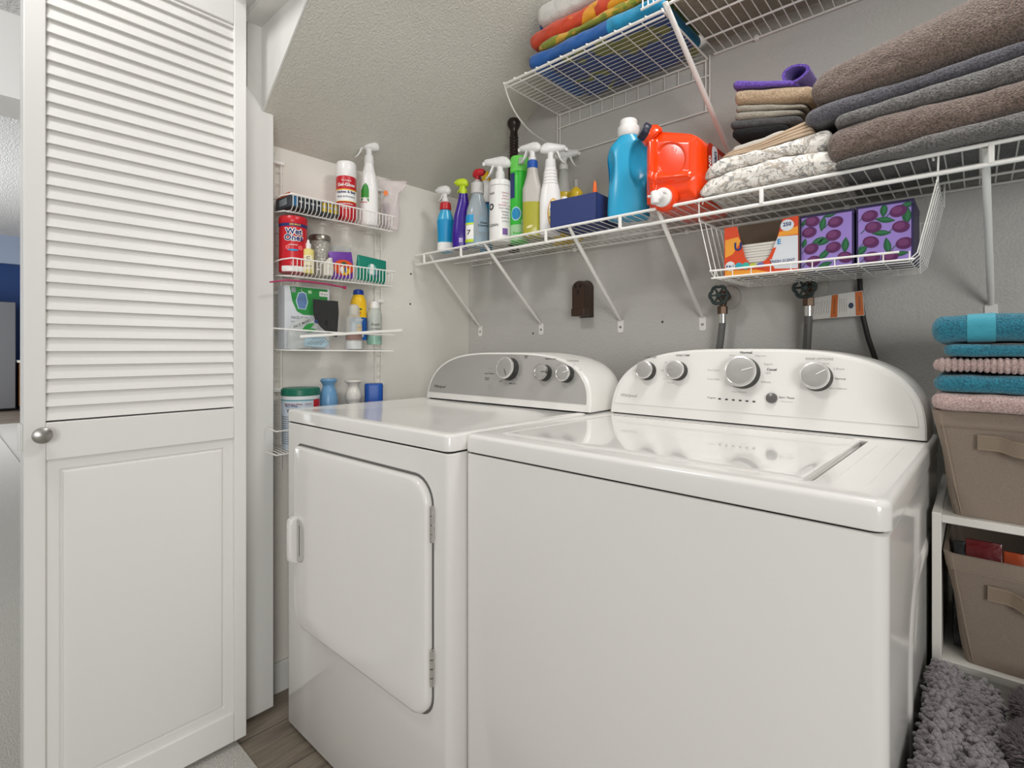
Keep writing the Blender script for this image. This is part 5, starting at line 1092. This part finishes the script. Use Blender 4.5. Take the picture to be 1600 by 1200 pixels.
sm_t('face_cloth', 'lower of the two thin khaki grey folded face cloths', 1148, 1256, 189.5, 178, 180.5, 171, kg, 22, cat='cloth')
sm_t('face_cloth', 'upper of the two thin khaki grey folded face cloths', 1149, 1262, 177.5, 166, 170.5, 163, kg, 23, cat='cloth')
sm_t('face_cloth', 'light tan folded face cloth under the purple one', 1148, 1274, 165.5, 141, 162.5, 133, tan, 24, cat='cloth')
pt = sm_t('face_cloth', 'bright purple face cloth with a curled open fold on top of the small stack', 1145, 1247, 140.5, 127, 135, 127, pur, 25, cat='cloth')
cc = P(1249, 124, Y=1.36); hc = MB(); rings = []
for j in range(13):
    y = 1.325+.15*j/12; rg = []
    for s_ in (1, -1):
        for i in range(22):
            a = R(359*i/21); a = a if s_ == 1 else R(359*(21-i)/21)
            rr = .0235 if s_ == 1 else .0175
            rg.append((cc.x+rr*1.25*math.cos(a), y+.004*math.sin(a*2), cc.z+.001+rr*.85*math.sin(a)))
    rings.append(rg)
hc.loft(rings); hc.build('curled_fold', pur, pt, world=True, ang=60); 
# ------------------------------------------------------------------ beach towels on the upper rack shelf
YU = 1.262
def two_tone():
    m = mat('two tone blue towel', '#1a62b2', .95, bump=(420, .8, .004), sheen=.3); nt = m.node_tree; tc = nt.nodes.new('ShaderNodeTexCoord'); sx = nt.nodes.new('ShaderNodeSeparateXYZ'); r = nt.nodes.new('ShaderNodeValToRGB'); r.color_ramp.interpolation = 'CONSTANT'
    r.color_ramp.elements[0].color = lin('#1a62b2'); r.color_ramp.elements[1].color = lin('#1b98c8'); r.color_ramp.elements[1].position = .06
    nt.links.new(tc.outputs['Object'], sx.inputs[0]); nt.links.new(sx.outputs[0], r.inputs[0]); nt.links.new(r.outputs[0], nt.nodes['Principled BSDF'].inputs['Base Color']); return m
def up(name, label, pl, pr, z0, z1, m, seed, y0=1.262, **k):
    return towel(name, label, Xp(pl, YU), pr, y0, 1.53, lambda x: z0, lambda x: z1, m, seed, eL=.03, amp=.003, **k)
def blotch(name, base, cols, scale, lohi, seed=0, vor=False):
    m = mat(name, base, .95, bump=(420, .8, .004), sheen=.3); nt = m.node_tree; b = nt.nodes['Principled BSDF']; tc = nt.nodes.new('ShaderNodeTexCoord'); prev = lin(base)
    for i, c_ in enumerate(cols):
        mp = nt.nodes.new('ShaderNodeMapping'); mp.inputs['Location'].default_value = (seed+i*3.3, i*1.7, seed)
        n = nt.nodes.new('ShaderNodeTexVoronoi' if vor else 'ShaderNodeTexNoise'); n.inputs['Scale'].default_value = scale*(1+.4*i)
        r = nt.nodes.new('ShaderNodeValToRGB'); r.color_ramp.elements[0].position = lohi[0]; r.color_ramp.elements[1].position = lohi[1]
        if vor: r.color_ramp.elements[0].color = (1, 1, 1, 1); r.color_ramp.elements[1].color = (0, 0, 0, 1)
        x = nt.nodes.new('ShaderNodeMixRGB'); nt.links.new(tc.outputs['Object'], mp.inputs[0]); nt.links.new(mp.outputs[0], n.inputs['Vector']); nt.links.new(n.outputs[0], r.inputs[0]); nt.links.new(r.outputs[0], x.inputs[0])
        if i == 0: x.inputs[1].default_value = prev
        else: nt.links.new(prev, x.inputs[1])
        x.inputs[2].default_value = lin(c_); prev = x.outputs[0]
    nt.links.new(prev, b.inputs['Base Color']); return m
zr = rz+.0045
towel('beach_towel', 'navy and olive patterned beach towel lying on the grid of the upper rack shelf', Xp(848, YU), -.612, 1.272, 1.528, lambda x: zr, lambda x: zr+.014, blotch('navy olive towel', '#173a7c', ('#7c8436', '#12458c'), 6, (.485, .51)), 30, eL=.02, amp=.001)
up('beach_towel', 'blue beach towel, lowest of the rolled edges above the upper rack shelf rail', 824, -.610, zr+.0145, zr+.056, two_tone(), 31)
up('beach_towel', 'thin olive and yellow edged towel between the blue and the orange beach towels', 838, -.612, zr+.0565, zr+.076, blotch('olive yellow towel', '#8c9428', ('#d9a93a',), 22, (.52, .56)), 32)
up('beach_towel', 'orange beach towel with yellow flowers under the white towel', 824, -.615, zr+.0765, zr+.130, blotch('orange flower towel', '#d9451c', ('#f3a61c',), 15, (.36, .40), 2.0, True), 33)
tw = up('beach_towel', 'white beach towel with a blue end on top of the orange one', 836, -.66, zr+.1305, zr+.205, cloth('white terry', '#e2e0dc', '#f2f0ec', 420, .004), 34)
towel('', '', Xp(829, YU), Xp(838, YU)+.006, 1.30, 1.50, lambda x: zr+.138, lambda x: zr+.195, cloth('blue terry', '#155aa6', '#2c78c4', 420, .004), 35, eL=.012, eR=.008, amp=.002, parent=tw, part='blue_end', NU=20)
towel('shade_block', 'olive grey block added for the shade seen through the upper right shelf wires', -.598, .24, 1.270, 1.535, lambda x: 1.971, lambda x: 2.05, cloth('olive grey shade colour', '#77725f', '#8a856f', 300, .004), 36, cat='shade_block', amp=.002)  # added folded shape; its olive colour stands in for shade above the wires

# ================================================================== CART, BINS, SMALL TOWELS
YC = 1.125; XCt = P(1456, 800, Y=YC).x
ct = thing('storage_cart', 'narrow white shelf unit standing between the washer and the corner, holding fabric bins', 'shelf', (XCt, YC, 0))
cw = mat('white laminate', '#dddad3', .4)
CW = .34; ZC1, ZC2 = Zp(1471, 804, YC), Zp(1471, 1029, YC)
xi = P(1471, 800, Y=YC).x-XCt
for a in (0, CW-xi): MB().box(a, 0, 0, a+xi, .36, ZC1+.002).build('side_panel', cw, ct, bevel=.001)
for z in (ZC1, ZC2, .05): MB().box(xi, 0, z-.013, CW-xi, .36, z).build('shelf_board', cw, ct, bevel=.001)
lin_m = mat('taupe linen fabric', '#85776a', .9, bump=(900, .3, .001), var=(500, '#8f8174', .3, .7)); lin_d = mat('taupe seam thread', '#a08f7c', .9)
def bin_(label, zb, rimpx, botpx, hpx, group=None):
    Yb, Yt = YC+.022, YC-.004
    top = P(*rimpx, Y=Yt); bot = P(*botpx, Y=Yb); xc = XCt+CW/2; Ht = top.z-zb-.0005
    b_ = thing('fabric_bin', label, 'storage bin', (xc, YC+.15, zb+.0005), 0)
    ht, hb_ = xc-top.x, xc-bot.x; dt, db_ = .155, .135
    def rr(z, w, d, r=.012): return [(x, y, z) for x, y in rrect(-w, -d, w, d, r, 4)]
    m = MB(); o = .003; yo = 0
    K = 8; rings = [rr(0, hb_, db_)]+[rr(Ht*i/K, hb_+(ht-hb_)*i/K+.0015*math.sin(i), db_+(dt-db_)*i/K-.003*math.sin(PI*i/K)) for i in range(1, K+1)]
    rings += [rr(Ht, ht-.004, dt-.004), rr(Ht*.5, (ht+hb_)/2-.005, (dt+db_)/2-.005), rr(.006, hb_-.005, db_-.005)]
    m.loft(rings); m.build('body', lin_m, b_, ang=45)
    f = lambda x, z, off=0: Vector((x, -(db_+(dt-db_)*z/Ht)-off, z))
    MB().loft([[Vector((x*1.004, y*1.005, z)) for x, y, z in rr(Ht-.024+d, ht-(ht-hb_)*(.024-d)/Ht+.0006, dt-(dt-db_)*(.024-d)/Ht+.0006)] for d in (0, .024)], False, False).build('rim_band', lin_m, b_)
    st = MB()
    for sx in (-1,): st.tube([f(sx*(hb_-.010), .004, .0008), f(sx*(ht-.010), Ht-.004, .0008)], .0006, 4)
    st.tube([f(-ht+.008, Ht-.025, .001), f(ht-.008, Ht-.025, .001)], .0006, 4); st.build('stitching', lin_d, b_)
    M = wmat(b_).inverted(); h0 = M @ P(hpx[0], hpx[1], Y=Yt+.006)
    w_ = .0125; zc = h0.z; x_ = h0.x
    path = [(x_, .0015), (x_+.022, .0015), (x_+.030, .004), (x_+.040, .013), (x_+.060, .020), (x_+.085, .020), (x_+.105, .013), (x_+.115, .004), (x_+.123, .0015), (x_+.145, .0015)]
    hd = MB(); rs = []
    for i, (xx, of) in enumerate(path):
        zz = zc-(of*.35); rs.append([f(xx, zz-w_, of), f(xx, zz+w_, of), f(xx, zz+w_, of+.002), f(xx, zz-w_, of+.002)])
    hd.loft(rs); hd.build('handle', mat('taupe strap', '#8d7d6c', .85, bump=(600, .5, .002)), b_, ang=50)
    s2 = MB()
    for dz in (-w_+.002, w_-.002): s2.tube([f(xx, zc-(of*.35)+dz, of+.0022) for xx, of in path], .0005, 4)
    s2.build('stitching', lin_d, b_)
    return b_, Ht, hb_, db_
b1, Ht1, _h, _d = bin_('taupe fabric bin with a strap handle on the upper cart shelf, under the small towels', ZC1, (1457, 640), (1490, 797), (1527, 690))
b2, Ht2, hb2, db2 = bin_('taupe fabric bin filled with dark red packets on the lower cart shelf', ZC2, (1475, 862), (1508, 1022), (1543, 925))
for i, (px, py, w, d, h_, c_, lab) in enumerate(((1496, 880, .020, .03, .178, '#1f2024', 'dark glossy packet at the left in the lower fabric bin'), (1532, 880, .046, .03, .185, '#6a0b12', 'dark red glossy packet in the lower fabric bin'), (1580, 880, .026, .03, .175, '#b5481a', 'orange packet beside the red one in the lower fabric bin'))):
    p = P(px, py, Y=YC+.05); k_ = thing('snack_packet', lab, 'packet', (p.x+.004, YC+.06, ZC2+.0075), R(4-4*i))
    rings = [[(x, y, z) for x, y in rrect(-w*s_/2, -d*q_/2, w*s_/2, d*q_/2, .002, 2)] for z, s_, q_ in ((0, .95, .7), (.02, 1, 1), (h_-.02, 1, .9), (h_-.008, 1, .25), (h_, 1, .12))]
    MB().loft(rings).build('packet', mat('packet '+c_, c_, .25, bump=(60, .5, .004)), k_)
    flatpoly(MB(), rrect(-w*.36, h_*.5, w*.36, h_*.8, .003), lambda a, z: Vector((a, -d*.5-.0004, z))).build('label', mat('packet label '+c_, '#b8a9a2' if i == 1 else '#6b2a20', .3), k_, fixn=False)
teal = cloth('teal terry', '#0f5c72', '#2a8ea6', 520, .004); pink = cloth('blush pink terry', '#b08f8a', '#dfc6c0', 480, .005); Yk = 1.105
def Zk(y): return Zp(1470, y, Yk)
XR_ = .27
def kt(label, pl, yb, yt, m, seed, **k):
    return towel('hand_towel', label, Xp(pl, Yk), XR_-.01*seed % .03, 1.100, 1.40, lambda x: Zk(yb), lambda x: Zk(yt), m, seed, eL=.018, amp=.0018, **k)
zz0 = wmat(b1).translation.z+Ht1+.001
towel('hand_towel', 'pink hand towel at the bottom of the small stack on the fabric bin', Xp(1455, Yk), XR_, 1.098, 1.40, lambda x: zz0, lambda x: Zk(613), pink, 41, eL=.02, amp=.002)
kt('teal hand towel between the two pink ones', 1458, 612, 584, teal, 42)
kt('pink ribbed hand towel in the middle of the small stack', 1457, 583, 558, pink, 43, rib=.0078, NU=420)
kt('thin teal hand towel directly under the top towel', 1474, 557, 538, teal, 44)
tt = kt('thick teal hand towel with a woven band on top of the small stack', 1455, 538, 494, teal, 45, wave=.003)
xb0, xb1 = Xp(1510, Yk), Xp(1557, Yk)
towel('', '', xb0, xb1, 1.0985, 1.402, lambda x: Zk(538)-.0006+.003*math.sin(x*16+45)*0, lambda x: Zk(494)+.0012+.003*math.sin(x*16+45)*0, mat('teal woven band', '#3597ab', .6, sheen=.3, bump=(300, .3, .002)), 45, eL=.001, eR=.001, amp=.0018, parent=tt, part='woven_band', NU=30, wave=.003)
# ------------------------------------------------------------------ rugs standing between the washer and the cart
rnd = random.Random(4)
chen = mat('grey chenille', '#807a7c', .9, bump=(300, .6, .004), sheen=.5)
def capsule(mb, p, d, L, r):
    q = d.to_track_quat('Z', 'Y').to_matrix(); rs = []
    for z, s_ in ((0, .75), (.25, 1), (.75, 1.05), (.93, .75), (1.0, .3)):
        rs.append([tuple(p+q @ Vector((r*s_*math.cos(a), r*s_*math.sin(a), z*L))) for a in [2*PI*i/7 for i in range(7)]])
    mb.loft(rs, False, True)
def slab_rug(label, x0, x1, y0, y1, zt, seed):
    t = thing('chenille_rug', label, 'rug', ((x0+x1)/2, (y0+y1)/2, 0))
    w = (x1-x0)/2; xc = (x0+x1)/2; ins = .010; wi = max(w-ins, .005)
    rings = [[(x, y, z) for x, y in rrect(xc-a, y0+b_, xc+a, y1-b_, min(a*.8, .012), 4)] for z, a, b_ in ((0, wi, ins), (zt-.022, wi, ins), (zt-.014, wi*.8, ins*1.4), (zt-.010, wi*.4, ins*2.5))]
    MB().loft(rings).build('backing', mat('dark rug backing', '#3c3a3b', .9), t, world=True)
    r_ = random.Random(seed); mb = MB()
    for i in range(1900):
        y = r_.uniform(y0+.008, y1-.008); s_ = r_.random()
        if s_ < .38:
            x = xc+r_.uniform(-wi, wi); z = zt-.014-.006*abs(x-xc)/wi; nrm = Vector(((x-xc)/wi*.7, r_.uniform(-.3, .1), .7))
        else:
            sd = -1 if r_.random() < .5 else 1; x = xc+sd*wi; z = zt-.018-r_.random()**1.3*.22; nrm = Vector((sd*.55, -.25, -.25))
            if sd < 0: nrm.x = -.45
        if s_ > .88:
            y = y0+ins; x = xc+r_.uniform(-wi, wi); z = zt-.018-r_.random()*.2; nrm = Vector((r_.uniform(-.3, .3), -.6, -.3))
        d = (nrm+Vector((r_.uniform(-.3, .3), r_.uniform(-.35, .25), r_.uniform(-.2, .3)))).normalized()
        L_ = r_.uniform(.020, .028); d.x *= .8; d.z -= .15
        capsule(mb, Vector((x, y, z)), d.normalized(), L_, r_.uniform(.0038, .005))
    o = mb.build('pile', chen, t, world=True, ang=80); o['kind'] = 'stuff'
    return t
slab_rug('grey chenille rug folded on edge against the washer side', -.053, -.0215, .70, 1.095, .575, 1)
slab_rug('grey chenille rug folded on edge between the first chenille rug and the fluffy roll', -.0165, .0215, .70, 1.085, .568, 2)
fur = mat('mauve grey fluffy pile', '#6f6467', .95, sheen=.6); fur2 = mat('mauve grey rug base', '#4c4547', .95)
def fur_roll(label, xc, yc, r, zt, seed):
    t = thing('fluffy_rug', label, 'rug', (xc, yc, 0)); mb = MB()
    mb.loft([ring(xc, yc, z, q, q, 2, 40) for z, q in ((0, r*.9), (zt-.02, r*.9), (zt-.004, r*.8), (zt, r*.62), (zt-.004, r*.40), (zt-.03, r*.26), (zt-.09, r*.22))]).build('rolled_base', fur2, t, world=True)
    r_ = random.Random(seed); m = MB()
    for i in range(9000):
        a = r_.uniform(0, 2*PI); s_ = r_.random()
        if s_ < .55:
            rr = r*(.28+.62*math.sqrt(r_.random())); z = zt-.004-abs(rr/r-.62)*.05; n_ = Vector((math.cos(a)*(rr/r-.6)*1.6, math.sin(a)*(rr/r-.6)*1.6, .8)); p = Vector((xc+rr*math.cos(a), yc+rr*math.sin(a), z))
        else:
            p = Vector((xc+r*.9*math.cos(a), yc+r*.9*math.sin(a), zt-.015-r_.random()**1.5*.2)); n_ = Vector((math.cos(a), math.sin(a), .15))
        d = (n_+Vector((r_.uniform(-.5, .5), r_.uniform(-.5, .5), r_.uniform(-.4, .4)))).normalized(); q = d.orthogonal().normalized()*.0014; w_ = d.cross(q)
        L_ = r_.uniform(.010, .016); m.add([p+q, p+w_, p-q, p-w_, p+d*L_*.6+q*.8, p+d*L_*.6+w_*.8, p+d*L_*.6-q*.8, p+d*L_*.6-w_*.8, p+d*L_], [(0, 1, 5, 4), (1, 2, 6, 5), (2, 3, 7, 6), (3, 0, 4, 7), (4, 5, 8), (5, 6, 8), (6, 7, 8), (7, 4, 8)])
    o = m.build('pile', fur, t, world=True, ang=80, fixn=False); o['kind'] = 'stuff'
fur_roll('mauve grey fluffy rug rolled up with an open centre, nearest the bottom right corner', .094, .925, .066, .600, 5)
fur_roll('mauve grey fluffy rolled rug behind the nearer fluffy roll, in front of the lower bin', .092, 1.058, .052, .585, 6)
